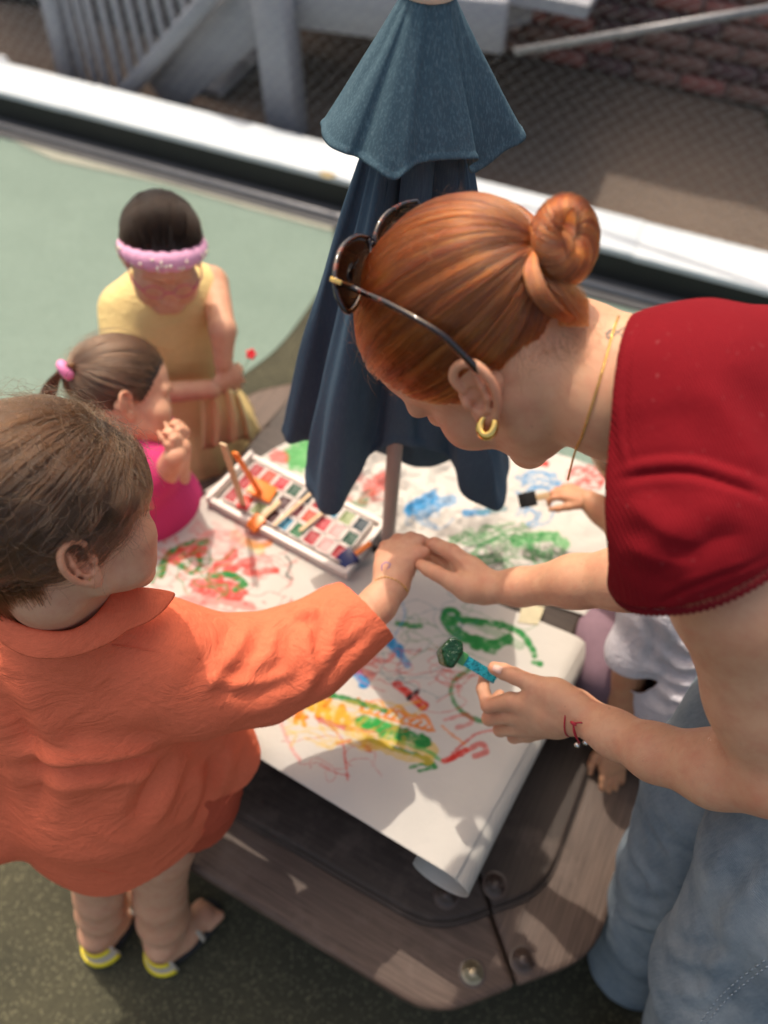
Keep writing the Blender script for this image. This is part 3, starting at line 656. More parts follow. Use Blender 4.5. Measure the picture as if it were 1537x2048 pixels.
# ================================================================== PAINT TRAY
M_TRAY = simple('white_plastic_tray', (.66, .60, .55), .35, .08, 25, Specular_IOR_Level=.5)
tr = empty('paint_tray', 'white plastic paint tray with rows of coloured paint wells', 'paint tray')
q0 = Z(432, 1004, .530); q1 = Z(690, 1144, .530); ta = unit(q1 - q0); Lt = np.linalg.norm(q1 - q0); tb = np.array([-ta[1], ta[0], 0]); q0[2] = q1[2] = .527
def TR_(a, b, z=0.0): return q0 + ta * a + tb * b + ZUP * z
Wt = .112
def tbox(a0, a1, b0, b1, z0, z1): return MB().box(TR_((a0 + a1) / 2, (b0 + b1) / 2, (z0 + z1) / 2), ta * (a1 - a0) / 2, tb * (b1 - b0) / 2, ZUP * (z1 - z0) / 2)
tbox(0, Lt, 0, Wt, 0, .004).build('tray_floor', M_TRAY, tr)
tbox(-.004, Lt + .004, -.012, 0, 0, .018).build('tray_wall', M_TRAY, tr, bevel=.004); tbox(-.004, Lt + .004, Wt, Wt + .01, 0, .017).build('tray_wall', M_TRAY, tr, bevel=.004)
tbox(-.012, -.004, -.012, Wt + .01, 0, .023).build('tray_wall', M_TRAY, tr, bevel=.003); tbox(Lt + .004, Lt + .012, -.012, Wt + .01, 0, .023).build('tray_wall', M_TRAY, tr, bevel=.003)
wc = {k: Mt('wet_paint_' + str(i)) for i, k in enumerate(['#8e1420', '#17402f', '#3c0f16', '#a01c2c', '#1b6a86', '#6d2a34', '#20303a', '#c23a20', '#155a30', '#b98e8a', '#7f8a60', '#2a2f33'])}
for k, m_ in wc.items(): m_.P(Base_Color=srgb(k), Roughness=.38, Specular_IOR_Level=.3); m_.bmp(m_.noise(140, 4), .003, .6)
ks = list(wc); order = [[0, 2, 0, 3, 4, 9, 10, 8], [7, 1, 2, 3, 4, 5, 9, 10], [3, 0, 6, 1, 4, 3, 6, 10]]
nc = 9; cw = (Lt - .02) / nc; rw = (Wt - .008) / 3
for r in range(3):
    for c in range(nc):
        a = .01 + c * cw; b = .004 + r * rw; g_ = .0035
        k = ks[order[r][(c * 3 + r) % 8] if c > 1 else [0, 7][c]]
        wl = MB(); A0, A1, B0, B1 = a + g_, a + cw - g_, b + g_, b + rw - g_
        for (x0, x1, y0, y1) in ((A0 - .003, A0, B0 - .003, B1 + .003), (A1, A1 + .003, B0 - .003, B1 + .003), (A0, A1, B0 - .003, B0), (A0, A1, B1, B1 + .003)):
            wl.box(TR_((x0 + x1) / 2, (y0 + y1) / 2, .011), ta * (x1 - x0) / 2, tb * (y1 - y0) / 2, ZUP * .0072)
        wo_ = wl.build('paint_well', M_TRAY, tr, bevel=.0008, seg=1)
        n = 6; PV = []; 
        for i in range(n):
            for j in range(n):
                z = .0125 + .0015 * random.random() + (.003 if i in (0, n - 1) or j in (0, n - 1) else 0) * random.random()
                PV.append(TR_(A0 + (A1 - A0) * i / (n - 1), B0 + (B1 - B0) * j / (n - 1), z + .002))
        mesh_obj('paint', PV, [(i * n + j, (i + 1) * n + j, (i + 1) * n + j + 1, i * n + j + 1) for i in range(n - 1) for j in range(n - 1)], wc[k].m, wo_)
# brushes and sticks
M_STICK = Mt('bare_wood'); sg = M_STICK.noise(60, 4, .6, M_STICK.co((1, 1, .15))); M_STICK.P(Base_Color=M_STICK.mix(sg, (.50, .33, .17), (.62, .45, .26)), Roughness=.6); M_STICK = M_STICK.m
M_ORP = simple('orange_plastic', (.80, .20, .02), .35, .1, 20, Subsurface_Weight=.1); M_ORP_ = M_ORP
M_BLUEP = simple('dark_blue_paint', (.015, .02, .11), .25, .3, 60); M_RED = simple('red_paint', (.55, .02, .02), .35, .2, 40)
M_FOAMK = simple('black_foam', (.006, .006, .007), .9, .2, 200); M_GRN = simple('green_paint', (.03, .22, .05), .3, .3, 60)
def rod(mb, a, b, wd, th, up=ZUP):
    a = np.array(a); b = np.array(b); d = unit(b - a); s = unit(np.cross(d, up)); u = np.cross(s, d)
    return mb.box((a + b) / 2, (b - a) / 2, s * wd / 2, u * th / 2)
def brush(name, label, a, b, wd, hm, fm, fl=.03, fw=.024, up=ZUP, cat='paint brush', th=.004, group=None):
    r = empty(name, label, cat, group); a = np.array(a); b = np.array(b); d = unit(a - b)
    rod(MB(), a, b, wd, th, up).build('handle', hm, r, bevel=.0012)
    s = unit(np.cross(d, up)); u = np.cross(s, d); mb = MB(); P_ = []
    for t, w_, h_ in ((-.006, fw / 2, .007), (fl * .6, fw / 2, .007), (fl, fw / 2 * .95, .0015)):
        for i, j in ((-1, -1), (1, -1), (1, 1), (-1, 1)): P_.append(a + d * t + s * w_ * i + u * h_ * j)
    mb.add(P_, [(3, 2, 1, 0), (8, 9, 10, 11)] + [(q * 4 + i, q * 4 + (i + 1) % 4, q * 4 + 4 + (i + 1) % 4, q * 4 + 4 + i) for q in (0, 1) for i in range(4)])
    mb.build('foam_head', fm, r, bevel=.002); return r
brush('foam_brush', 'wooden-handled brush with a red painted head standing up at the left end of the tray', Z(487, 1012, .545), D(447, 888, 1.18), .0125, M_STICK, M_RED, .022, .022, up=nW)
r = empty('plastic_scoop', 'orange plastic scoop leaning in the tray beside the upright wooden brush', 'scoop')
rod(MB(), D(470, 905, 1.28), Z(520, 985, .56), .012, .005, nW).build('handle', M_ORP, r, bevel=.002)
rod(MB(), Z(500, 968, .562), Z(548, 992, .55), .036, .006).build('scoop_head', M_ORP, r, bevel=.003)
brush('foam_brush', 'orange-handled brush with a dark blue painted head at the right end of the tray', Z(705, 1112, .548), Z(742, 1085, .56), .010, M_ORP, M_BLUEP, .026, .03)
brush('foam_brush', 'orange-headed brush lying low at the left end of the tray', Z(520, 1040, .545), Z(560, 1002, .556), .010, M_STICK, M_ORP, .024, .024)
for a, b, lb in (((548, 1052), (632, 978), 'pale wooden stick lying across the middle of the paint tray'), ((600, 1062), (676, 1000), 'pale wooden stick lying across the paint tray, nearer its blue end')):
    tag(rod(MB(), Z(*a, .552), Z(*b, .552), .006, .003).build('wooden_stick', M_STICK, bevel=.001), lb, 'stick')
# ================================================================== PEOPLE: materials
def skin(name, c, c2, fl=.5, red=(.5, .16, .10)):
    m = Mt(name); n1 = m.noise(9, 5, .6); n2 = m.noise(45, 5, .65); pores = m.vor(1400); fr = m.math('GREATER_THAN', m.noise(240, 2, .5), .735)
    col = m.mix(m.ramp(n1, [(.3, 0.0), (.7, 1.0)]), c, c2); col = m.mix(m.math('MULTIPLY', m.ramp(n2, [(.42, 0.0), (.75, 1.0)]), .45), col, red)
    col = m.mix(m.math('MULTIPLY', fr, fl), col, tuple(x * .5 for x in c))
    fa = m.n('ShaderNodeAttribute'); fa.attribute_name = 'flush'; col = m.mix(m.math('MULTIPLY', fa.outputs['Fac'], .42), col, (c[0] * 1.0, c[1] * .55, c[2] * .5))
    m.P(Base_Color=col, Roughness=m.ramp(n2, [(.3, .42), (.8, .58)]), Subsurface_Weight=.22, Subsurface_Scale=.010, Subsurface_Radius=(1, .35, .2), Specular_IOR_Level=.35)
    m.bmp(n2, .0014, .4); m.bmp(pores, .0004, .6); return m.m
M_SKIN = skin('fair_skin', (.60, .315, .185), (.68, .38, .235), .38)
M_SKINC = skin('child_skin', (.60, .32, .195), (.67, .37, .235), 0)
M_SKINT = skin('tan_skin', (.50, .25, .135), (.56, .29, .165), 0)
def hairmat(name, c1, c2, c3, rough=.28, rr=.3, ior=1.55):
    m = bpy.data.materials.new(name); m.use_nodes = True; t = m.node_tree; t.nodes.clear()
    h = t.nodes.new('ShaderNodeBsdfHairPrincipled'); h.model = 'CHIANG'; h.parametrization = 'COLOR'
    hi = t.nodes.new('ShaderNodeAttribute'); hi.attribute_name = 'tone'; r = t.nodes.new('ShaderNodeValToRGB'); e = r.color_ramp.elements; e.new(.5)
    for el, p, c in zip(e, (0, .5, 1), (c1, c2, c3)): el.position = p; el.color = (*c, 1)
    t.links.new(hi.outputs['Fac'], r.inputs[0]); t.links.new(r.outputs[0], h.inputs['Color'])
    h.inputs['Roughness'].default_value = rough; h.inputs['Radial Roughness'].default_value = rr
    if 'Random Roughness' in h.inputs: h.inputs['Random Roughness'].default_value = .3
    h.inputs['IOR'].default_value = ior
    o = t.nodes.new('ShaderNodeOutputMaterial'); t.links.new(h.outputs[0], o.inputs[0]); return m
M_HRED = hairmat('copper_hair', (.035, .005, .001), (.165, .028, .004), (.46, .125, .020))
M_HBRN = hairmat('brown_hair', (.016, .007, .003), (.045, .019, .008), (.12, .060, .028), .32)
M_HBR2 = hairmat('light_brown_hair', (.06, .030, .016), (.095, .05, .028), (.14, .08, .045), .32)
M_HBLK = hairmat('dark_hair', (.004, .002, .0012), (.008, .004, .0025), (.018, .010, .006), .3, .3, 1.28)
def capmat(name, c): return simple(name, c, .6, .3, 200)
def flush(o, V, pts):                                        # naturally redder skin on ears, cheeks and joints
    f = np.zeros(len(V))
    for p, r in pts: f = np.maximum(f, np.exp(-(np.linalg.norm(V - np.array(p), axis=1) / r) ** 2))
    f = np.clip(f * (1 + .4 * vnoise(V, 180, 3)) + .18 * np.clip(vnoise(V, 28, 6), 0, 1), 0, 1)
    o.data.attributes.new('flush', 'FLOAT', 'POINT').data.foreach_set('value', f.astype(np.float32))
# ================================================================== head builder
def frame(left, up):
    L = unit(left); U = np.array(up, float); U = unit(U - L * (U @ L)); Fd = np.cross(L, U); return np.stack([RC @ L, RC @ Fd, RC @ U])
def frame_w(fwd, up):                                         # from world vectors
    Fd = unit(fwd); U = np.array(up, float); U = unit(U - Fd * (U @ Fd)); return np.stack([np.cross(Fd, U) * -1, Fd, U])
class Head:
    def __init__(s, O, B, sc, child=False): s.O = np.array(O); s.B = B; s.s = sc; s.child = child
    def p(s, l, f, u): return s.O + s.s * (np.array([l, f, u]) @ s.B)
    def P(s, V): return s.O + s.s * (np.asarray(V) @ s.B)
    def loc(s, V): return ((np.asarray(V) - s.O) @ s.B.T) / s.s
    def sculpt(s, S_):
        p, B, q = s.p, s.B, s.s; c = s.child
        def E(c_, r, k, sub=False): S_.ell(p(*c_), np.array(r) * q, B, k * q, sub)
        E((0, -.005, .045), (.0745, .096, .080), .01); E((0, .030, .045), (.064, .054, .060), .012)
        fz = .86 if c else .93                                # a child's face is shorter
        E((0, .040, -.035 * fz), (.056, .048, .062 * fz), .03)
        for sg in (-1, 1):
            E((sg * .040, .058, -.022 * fz), (.026, .024, .024) if not c else (.032, .030, .030), .02)
            S_.chain([p(sg * .056, .002, -.022), p(sg * .047, .014, -.060 * fz), p(sg * .022, .066, -.094 * fz)], np.array([.014, .014, .014]) * q, .022 * q)
            if not c: S_.cone(p(sg * .044, -.012, -.035), p(sg * .030, .030, -.078), .020 * q, .020 * q, .03 * q)
            if c: E((sg * .040, .055, -.052), (.026, .026, .026), .018)
            S_.cone(p(sg * .012, .088, .028), p(sg * .046, .074, .026), .009 * q, .008 * q, .014 * q)
            E((sg * .031, .098, .006), (.016, .012, .010), .010, True)
            E((sg * .031, .0765, .004), (.0135, .0135, .0125), .004)
        S_.cone(p(-.012, .072, -.096 * fz), p(.012, .072, -.096 * fz), .015 * q, .015 * q, .018 * q)
        if c: S_.chain([p(0, .084, .006), p(0, .089, -.020)], np.array([.007, .0095]) * q, .012 * q)
        else: S_.chain([p(0, .090, .012), p(0, .104, -.012), p(0, .112, -.028)], np.array([.006, .0075, .0095]) * q, .010 * q)
        for sg in (-1, 1): E((sg * .010, .098 if not c else .089, -.030 * fz if not c else -.022), (.007, .008, .006), .006)
        E((0, .087, -.050 * fz), (.021, .011, .012), .012)
        E((0, .0955, -.054 * fz), (.020, .007, .0045), .004); E((0, .0945, -.063 * fz), (.017, .007, .0055), .004)
        E((0, .104, -.0588 * fz), (.022, .008, .0012), .003, True)
    def ear(s, side, h=.0011, rot=0.0, sc=1.0, flare=22, at=(.0735, -.006, -.004)):
        # ear plane: a backward, b up, out = outward
        q = s.s * sc; L, Fd, U = s.B; an = math.radians(flare); out = unit(L * side * math.cos(an) + Fd * math.sin(an) * 1.0)
        a_ = unit(-Fd - out * (-Fd @ out)); b_ = np.cross(a_, out); b_ = b_ if b_ @ U > 0 else -b_
        t = math.radians(12 + rot); a2 = a_ * math.cos(t) - b_ * math.sin(t) * -1; b2 = b_ * math.cos(t) - a_ * math.sin(t) * -1; a2 = unit(a_ * math.cos(t) - b_ * math.sin(t)); b2 = unit(b_ * math.cos(t) + a_ * math.sin(t))
        o = s.p(side * at[0], at[1], at[2])
        def e(a, b, z): return o + q * (a2 * a + b2 * b + out * z) * .001
        S_ = Sdf(h); mm = .001 * q; Bx = np.stack([a2, b2, out])
        S_.ell(e(2, 4, 3), np.array([15, 27, 4.2]) * mm, Bx, 3 * mm)
        hx = [(-5, 3, 4), (-9, 10, 6), (-10, 20, 7.5), (-5, 28, 8.5), (4, 31, 10), (12, 28, 11.5), (17, 19, 12.5), (18, 8, 12), (16, -3, 11), (12, -12, 9.5), (6, -20, 8)]
        hx = catmull(hx, 3); S_.chain([e(*v) for v in hx], np.interp(np.arange(len(hx)), [0, 6, len(hx) - 1], [2.2, 3.3, 2.9]) * mm, 1.6 * mm)
        S_.ell(e(0, -23, 6), np.array([7.5, 8.5, 3.6]) * mm, Bx, 5 * mm); S_.ell(e(-5, -15, 5), np.array([5, 8, 3.5]) * mm, Bx, 4 * mm)
        S_.chain([e(7, 18, 8), e(9, 9, 9.5), e(8.5, -1, 9.5), (e(4, -11, 8.5)), e(-2, -14, 7.5)], np.array([2.2, 2.8, 2.9, 2.6, 2.4]) * mm, 2.4 * mm)
        S_.ell(e(-1, 0, 8), np.array([7.2, 9.2, 6.2]) * mm, Bx, 2.6 * mm, True); S_.ell(e(-5, -4, 5), np.array([3.2, 4, 5]) * mm, Bx, 2 * mm, True)
        S_.ell(e(-10, -3, 6), np.array([3.6, 5.5, 3.6]) * mm, Bx, 3 * mm)
        S_.cone(e(-9, 0, -3), e(6, 2, -8), 8 * mm, 14 * mm, 4 * mm)
        S_.ear_pt = e; return S_
    def capsurf(s, D_, off):                                  # point on the hair cap in direction D_ (local), offset off
        C0 = np.array([0, -.005, .045]); r = np.array([.0745, .096, .080]); 
        D_ = D_ / np.linalg.norm(D_, axis=-1, keepdims=True)
        k = 1 / np.linalg.norm(D_ / r, axis=-1, keepdims=True); return C0 + D_ * (k + off)
def join(parts):
    V = []; F_ = []; b = 0
    for v, f in parts: V.append(v); F_.append(f + b); b += len(v)
    return np.concatenate(V), np.concatenate(F_)
HL_OFF = [0.0]
def hairline(f, kind=0):                                      # lowest u of hair at given f, on the side of the head
    X = [-.11, -.09, -.05, -.022, -.012, 0, .012, .022, .034, .05, .07, .088, .11] 
    Y = [-.050, -.052, -.030, -.012, .018, .030, .018, -.004, .012, .040, .072, .088, .10]
    return np.interp(f, X, Y) - HL_OFF[0] * np.clip((np.asarray(f) - .03) / .03, 0, 1)
def scalp_dirs(n, seed=0, lift=0.0):
    g_ = np.random.default_rng(seed); out = []
    while len(out) < n:
        v = unit(g_.normal(size=3)); p_ = np.array([0, -.005, .045]) + v / np.linalg.norm(v / np.array([.0745, .096, .080]))
        if p_[2] > hairline(p_[1]) + lift: out.append(v)
    return np.array(out)
def slerp(a, b, t):
    om = np.arccos(np.clip((a * b).sum(-1, keepdims=True), -1, 1)); so_ = np.sin(om) + 1e-6
    return (np.sin((1 - t) * om) * a + np.sin(t * om) * b) / so_
def swept_hair(h, n, gather, k=14, seed=0, base=.004, thick=.007, flyaway=.02, clump=9, lump=.0045, clumpw=.72):
    g_ = np.random.default_rng(seed); R_ = scalp_dirs(n, seed); C0 = np.array([0, -.005, .045]); G = unit(np.array(gather) - C0); R_ = R_[R_ @ G > -.998]; n = len(R_)
    # half the roots are moved onto the hairline so strands run its whole length
    T = np.linspace(0, 1, k)
    ax1 = unit(np.cross(G, [1, 0, .2])); ax2 = np.cross(G, ax1); az = np.arctan2(R_ @ ax1, R_ @ ax2)
    az_c = (np.round(az * clump * 2) / (clump * 2)) * .0
    P_ = np.zeros((n, k, 3)); lay = g_.uniform(0, 1, n) ** .6
    cl = (np.sin(az * clump + 1.0 * np.sin(az * 3)) * .5 + np.sin(az * clump * 2.3 + 1) * .3 + np.sin(az * clump * 5.1 + 2) * .2)
    rough_ = g_.normal(size=n)
    w1 = g_.normal(size=(n, 3)) * .02
    for i, t in enumerate(T):
        Dv_ = slerp(R_, np.tile(G, (n, 1)), t)
        wob = (w1 * math.sin(math.pi * t) * .6); Dv_ = Dv_ + wob * .6
        ends = math.sin(math.pi * min(1, .12 + .88 * t)) ** .5 if t < .999 else 0
        off = base + thick * lay * (.35 + .65 * min(1, t * 4)) * (1 - .6 * t ** 6) + lump * cl * math.sin(math.pi * min(1, .1 + t * .9)) * (.4 + .6 * t)
        off = np.where(t < .04, -.001, off)
        P_[:, i] = h.capsurf(Dv_, off[:, None])
    nc_ = 420; ci = g_.choice(n, nc_, replace=False); near = np.argmax(R_ @ R_[ci].T, 1); Pc = P_[ci][near]; cj = (P_[:, :1] - Pc[:, :1])
    for i, t in enumerate(T):
        w_ = clumpw * min(1, t * 2.2) * (1 - .35 * t); P_[:, i] = P_[:, i] * (1 - w_) + (Pc[:, i] + cj[:, 0] * .12) * w_
    P_ *= 1.0
    fl = g_.uniform(size=n) < flyaway
    for i, t in enumerate(T): P_[fl, i] += (w1[fl] * .25) * math.sin(math.pi * t) + (P_[fl, i] - C0) * (.06 * math.sin(math.pi * t) * np.abs(rough_[fl]))[:, None]
    return h.P(P_)
def cap_mesh(h, name, mat, parent, off=.0025, extra=None, lift=-.002, n=160):
    th = np.linspace(0, math.pi, n // 2); ph = np.linspace(0, 2 * math.pi, n, endpoint=False)
    TH, PH = np.meshgrid(th, ph, indexing='ij'); Dv_ = np.stack([np.sin(TH) * np.cos(PH), np.sin(TH) * np.sin(PH), np.cos(TH)], -1)
    V = h.capsurf(Dv_, off); ok = V[..., 2] > hairline(V[..., 1]) + lift
    gi = np.arange(V.shape[0] * n).reshape(-1, n); gj = np.roll(gi, -1, 1); Fq = np.stack([gi[:-1], gi[1:], gj[1:], gj[:-1]], -1).reshape(-1, 4)
    okf = ok.reshape(-1)[Fq].all(1); Fq = Fq[okf]; u, inv = np.unique(Fq, return_inverse=True)
    return mesh_obj(name, h.P(V.reshape(-1, 3)[u]), inv.reshape(-1, 4), mat, parent)
def finger(S_, pts, rad, k=.004):
    pts = [np.array(p) for p in pts]; S_.chain(pts, rad, k)
def nail(parent, c, d, up, w_, l_, mat):                      # small curved plate on a fingertip
    d = unit(d); up = unit(np.array(up) - d * (np.array(up) @ d)); s = np.cross(d, up); V = []; n, m = 5, 7
    for i in range(n):
        for j in range(m):
            a = (j / (m - 1) - .5) * 1.9; t = i / (n - 1); ww = w_ * (1 - .25 * (2 * t - 1) ** 4)
            V.append(np.array(c) + d * (t - .5) * l_ + s * math.sin(a) * ww + up * (math.cos(a) - 1) * ww + up * .0004)
    return mesh_obj('nail', V, [(i * m + j, (i + 1) * m + j, (i + 1) * m + j + 1, i * m + j + 1) for i in range(n - 1) for j in range(m - 1)], mat, parent)
M_NAIL = Mt('nail'); M_NAIL.P(Base_Color=(.66, .42, .34), Roughness=.25, Subsurface_Weight=.2, Subsurface_Scale=.003); M_NAIL = M_NAIL.m
# ================================================================== WOMAN
HW = Head(D(990.7, 687.7, .660), np.stack([RC @ np.array(v) for v in ((-.347, -.725, .595), (-.402, -.459, -.792), (-.847, .514, .133))]), .97)
_b = HW.B; _b[0] = unit(_b[0]); _b[2] = unit(_b[2] - _b[0] * (_b[2] @ _b[0])); _b[1] = np.cross(_b[2], _b[0]) * 1.0
if _b[1] @ (RC @ np.array((-.402, -.459, -.792))) < 0: _b[1] *= -1
parts = []
S_ = Sdf(.0022); HW.sculpt(S_)
nb_ = D(1240, 785, .625); S_.chain([HW.p(0, -.018, -.02), HW.p(0, -.030, -.07), nb_, D(1330, 815, .64)], [.050, .0475, .049, .052], .022)
S_.cone(HW.p(.045, -.035, -.02), HW.p(.018, .0, -.13), .010, .008, .018); S_.cone(HW.p(0, .01, -.06), D(1240, 850, .66), .025, .03, .02)
S_.cone(nb_, D(1400, 780, .64), .04, .045, .03); S_.cone(D(1240, 705, .605), D(1340, 715, .63), .012, .02, .03)
parts.append(S_.mesh())
parts.append((lambda E_: (setattr(HW, 'ept', E_.ear_pt), E_.mesh())[1])(HW.ear(1, .0010, 22, 1.1, -8, (.0735, -.008, -.002)))); parts.append(HW.ear(-1, .0018).mesh())
# left arm and the hand with the brush
WL = [(1545, 1545, .70), (1430, 1538, .745), (1310, 1505, .80), (1230, 1468, .845), (1165, 1430, .882)]
S_ = Sdf(.0021)
S_.chain([D(1450, 960, .645), D(1492, 1180, .612), D(1532, 1390, .668), D(1552, 1530, .70)], [.048, .057, .0475, .041], .02)
S_.chain([D(*v) for v in WL], [.040, .035, .0280, .0242, .0232], .015)
S_.cone(D(1560, 1470, .68), D(1450, 1525, .735), .026, .024, .02)
PX = dict(i=(1022, 1402, .925), m=(1016, 1430, .942), r=(1031, 1455, .953), p=(1056, 1469, .957))
wr = D(1160, 1430, .884)
for k_, r0, r1 in (('i', .0165, .0108), ('m', .0165, .0110), ('r', .0155, .0105), ('p', .014, .0098)):
    mid = (wr * .62 + D(*PX[k_]) * .38); S_.chain([wr + (D(*PX[k_]) - wr) * .12, mid, D(*PX[k_])], [r0 * 1.05, r0, r1], .012)
S_.chain([D(1150, 1408, .88), D(1112, 1388, .893), D(1070, 1370, .905)], [.018, .0165, .0118], .012)
S_.cone(D(1070, 1392, .91), D(1060, 1440, .94), .0135, .013, .012)
finger(S_, [D(1072, 1371, .905), D(1030, 1352, .918), D(1008, 1343, .926), D(989, 1336, .934)], [.0116, .0100, .0098, .0080], .003)
finger(S_, [D(*PX['i']), D(977, 1411, .944), D(966, 1378, .955), D(969, 1353, .962)], [.0105, .0092, .0080, .0068], .003)
finger(S_, [D(*PX['m']), D(979, 1437, .966), D(984, 1408, .985), D(1000, 1390, .985)], [.0108, .0094, .0082, .0072], .003)
finger(S_, [D(*PX['r']), D(1001, 1459, .978), D(1003, 1432, .998), D(1018, 1414, .992)], [.0103, .0092, .0080, .0070], .003)
finger(S_, [D(*PX['p']), D(1028, 1474, .978), D(1028, 1452, .995), D(1042, 1436, .985)], [.0095, .0082, .0072, .0062], .003)
for a_, b_, r_w in (((1145, 1432, .868), (1045, 1445, .933), .0022), ((1145, 1442, .870), (1062, 1462, .941), .0022), ((1140, 1420, .869), (1034, 1418, .920), .0020)):
    S_.cone(D(*a_), D(*b_), r_w, r_w * .9, .007)
S_.ell(D(1192, 1462, .852), (.009, .009, .009), None, .012)
parts.append(S_.mesh())
# right arm and the hand that guides the child
S_ = Sdf(.0022)
S_.chain([D(1430, 930, .72), D(1345, 1140, .85), D(1250, 1157, .88), D(1150, 1163, .92), D(1040, 1174, .975), D(975, 1175, 1.0)], [.055, .040, .0355, .0305, .0225, .0205], .015)
wr2 = D(975, 1172, 1.0); KN = dict(i=(905, 1105, 1.012), m=(902, 1126, 1.035), r=(906, 1148, 1.05), p=(918, 1166, 1.055))
for k_, r0, r1 in (('i', .0160, .0112), ('m', .0155, .0110), ('r', .0150, .0104), ('p', .014, .0098)):
    S_.chain([wr2 + (D(*KN[k_]) - wr2) * .1, wr2 * .55 + D(*KN[k_]) * .45, D(*KN[k_])], [r0, r0, r1], .012)
S_.chain([D(965, 1182, .99), D(938, 1176, .985), D(905, 1164, .985)], [.017, .0165, .0120], .012)
finger(S_, [D(905, 1164, .985), D(872, 1146, .99), D(858, 1139, .997), D(843, 1130, 1.005)], [.0118, .0098, .0094, .0078], .003)
finger(S_, [D(905, 1105, 1.012), D(870, 1089, 1.028), D(850, 1091, 1.045), D(842, 1104, 1.055)], [.0112, .0098, .0085, .0075], .003)
finger(S_, [D(*KN['m']), D(868, 1102, 1.06), D(846, 1102, 1.075), D(836, 1118, 1.08)], [.011, .0095, .0082, .0070], .003)
finger(S_, [D(*KN['r']), D(872, 1112, 1.085), D(846, 1110, 1.095), D(834, 1124, 1.09)], [.0105, .0092, .008, .0068], .003)
finger(S_, [D(*KN['p']), D(884, 1130, 1.09), D(862, 1112, 1.105), D(846, 1116, 1.11)], [.0098, .0082, .0072, .0062], .003)
S_.cone(D(955, 1160, .982), D(912, 1112, 1.0), .0022, .002, .006)
parts.append(S_.mesh())
# torso and legs carried under the clothes
S_ = Sdf(.006)
SHL = D(1440, 900, .62); SHR = D(1430, 930, .72); ST_ = D(1345, 805, .63)
S_.chain([ST_, D(1450, 860, .66), D(1600, 930, .69), D(1760, 1010, .73), D(1780, 1300, .80)], [.052, .075, .085, .09, .10], .03); S_.cone(SHL, SHR, .045, .05, .04)
S_.chain([D(1780, 1300, .80), D(1800, 1440, .76), D(1612, 1730, .90), D(1460, 1960, 1.05), D(1405, 2080, 1.20), D(1350, 2190, 1.42)], [.10, .085, .070, .055, .045, .035], .03)
S_.chain([D(1780, 1300, .84), D(1680, 1350, .90), D(1445, 1590, .98), D(1357, 1750, 1.12), D(1305, 1850, 1.28), D(1272, 1910, 1.39)], [.09, .085, .065, .052, .042, .035], .03)
parts.append(S_.mesh())
V, Fq = join(parts)
woman = mesh_obj('person', V, Fq, M_SKIN)
tag(woman, 'woman with a copper hair bun and dark red top leaning over the table', 'person', 'people painting at the table')
flush(woman, V, [(HW.ept(2, 5, 8), .026), (HW.ept(0, -22, 6), .014), (HW.p(.05, .06, -.01), .030), (D(1545, 1530, .70), .05)] + [(D(*q), r) for q, r in (((977, 1411, .944), .011), ((979, 1437, .966), .011), ((1001, 1459, .978), .011), ((1028, 1474, .978), .010), ((1030, 1352, .918), .010), ((989, 1336, .934), .011), ((969, 1353, .962), .010), ((1030, 1412, .93), .010), ((870, 1089, 1.028), .012), ((872, 1146, .99), .012), ((843, 1130, 1.005), .011), ((905, 1105, 1.012), .012))])
for s_, a_, b_, w_ in (((995, 1338, .925), (1010, 1345, .917), 0, .0062),): nail(woman, D(*s_) + unit(CAM - D(*s_)) * .0068, D(989, 1336, .934) - D(1010, 1345, .925), CAM - D(*s_), .0058, .012, M_NAIL)
# hair
hw = cap_mesh(HW, 'hair', capmat('copper_scalp', (.085, .026, .010)), woman, .0015)
GW = (0, -.112, .020)
hs = swept_hair(HW, 18000, GW, 16, 3, .003, .006, .0, 11, .0016)
hair_obj('hair_strands', hs, .00020, M_HRED, hw, .7)
# bun: a coil of strands turning round a short loop
def bun(h, c, axis, Rm, rm, n, seed, k=22, squash=1.0):
    g_ = np.random.default_rng(seed); axis = unit(axis); u = unit(np.cross(axis, [0.1, .2, 1])); v = np.cross(axis, u); P_ = np.zeros((n, k, 3))
    th0 = g_.uniform(0, 2 * np.pi, n); ph0 = g_.uniform(0, 2 * np.pi, n); ln = g_.uniform(2.2, 3.6, n); rr_ = rm * (1 + .04 * np.sin(th0 * 2 + 1) + g_.normal(size=n) * .03) 
    for i, t in enumerate(np.linspace(0, 1, k)):
        th = th0 + t * ln * .55; ph = ph0 + t * ln; r2 = rr_ * (1 + .05 * np.sin(th0 * 3 + ph0 * 2) + .04 * np.sin(th0 * 11 + ph0 * 5))
        R2 = Rm + r2 * np.cos(ph)
        P_[:, i] = np.array(c) + (R2 * np.cos(th))[:, None] * u + (R2 * np.sin(th) * squash)[:, None] * v + (r2 * np.sin(ph) * 1.15)[:, None] * axis
    return P_
bc = D(1128, 482, .575); bax = unit(RC @ np.array([.25, .05, .97]))
bn_ = bun(HW, bc, bax, .0135, .0125, 7000, 5)
rx = bn_ - bc; up_i = RC @ np.array([.12, 1, 0]); up_i = unit(up_i); bn_ = bn_ + (rx @ up_i)[..., None] * up_i * .28
hair_obj('hair_bun', bn_, .00022, M_HRED, hw, .8)
mb = MB(); q = [bc + .0135 * (math.cos(t) * unit(np.cross(bax, [0.1, .2, 1])) + math.sin(t) * np.cross(bax, unit(np.cross(bax, [0.1, .2, 1])))) for t in np.linspace(0, 2 * math.pi, 24, endpoint=False)]
q = [v + ((v - bc) @ up_i) * up_i * .28 for v in q]
mb.tube(q, .0108, 16, closed=True); mb.build('bun_core', capmat('copper_core', (.10, .03, .010)), hw, smooth=True)
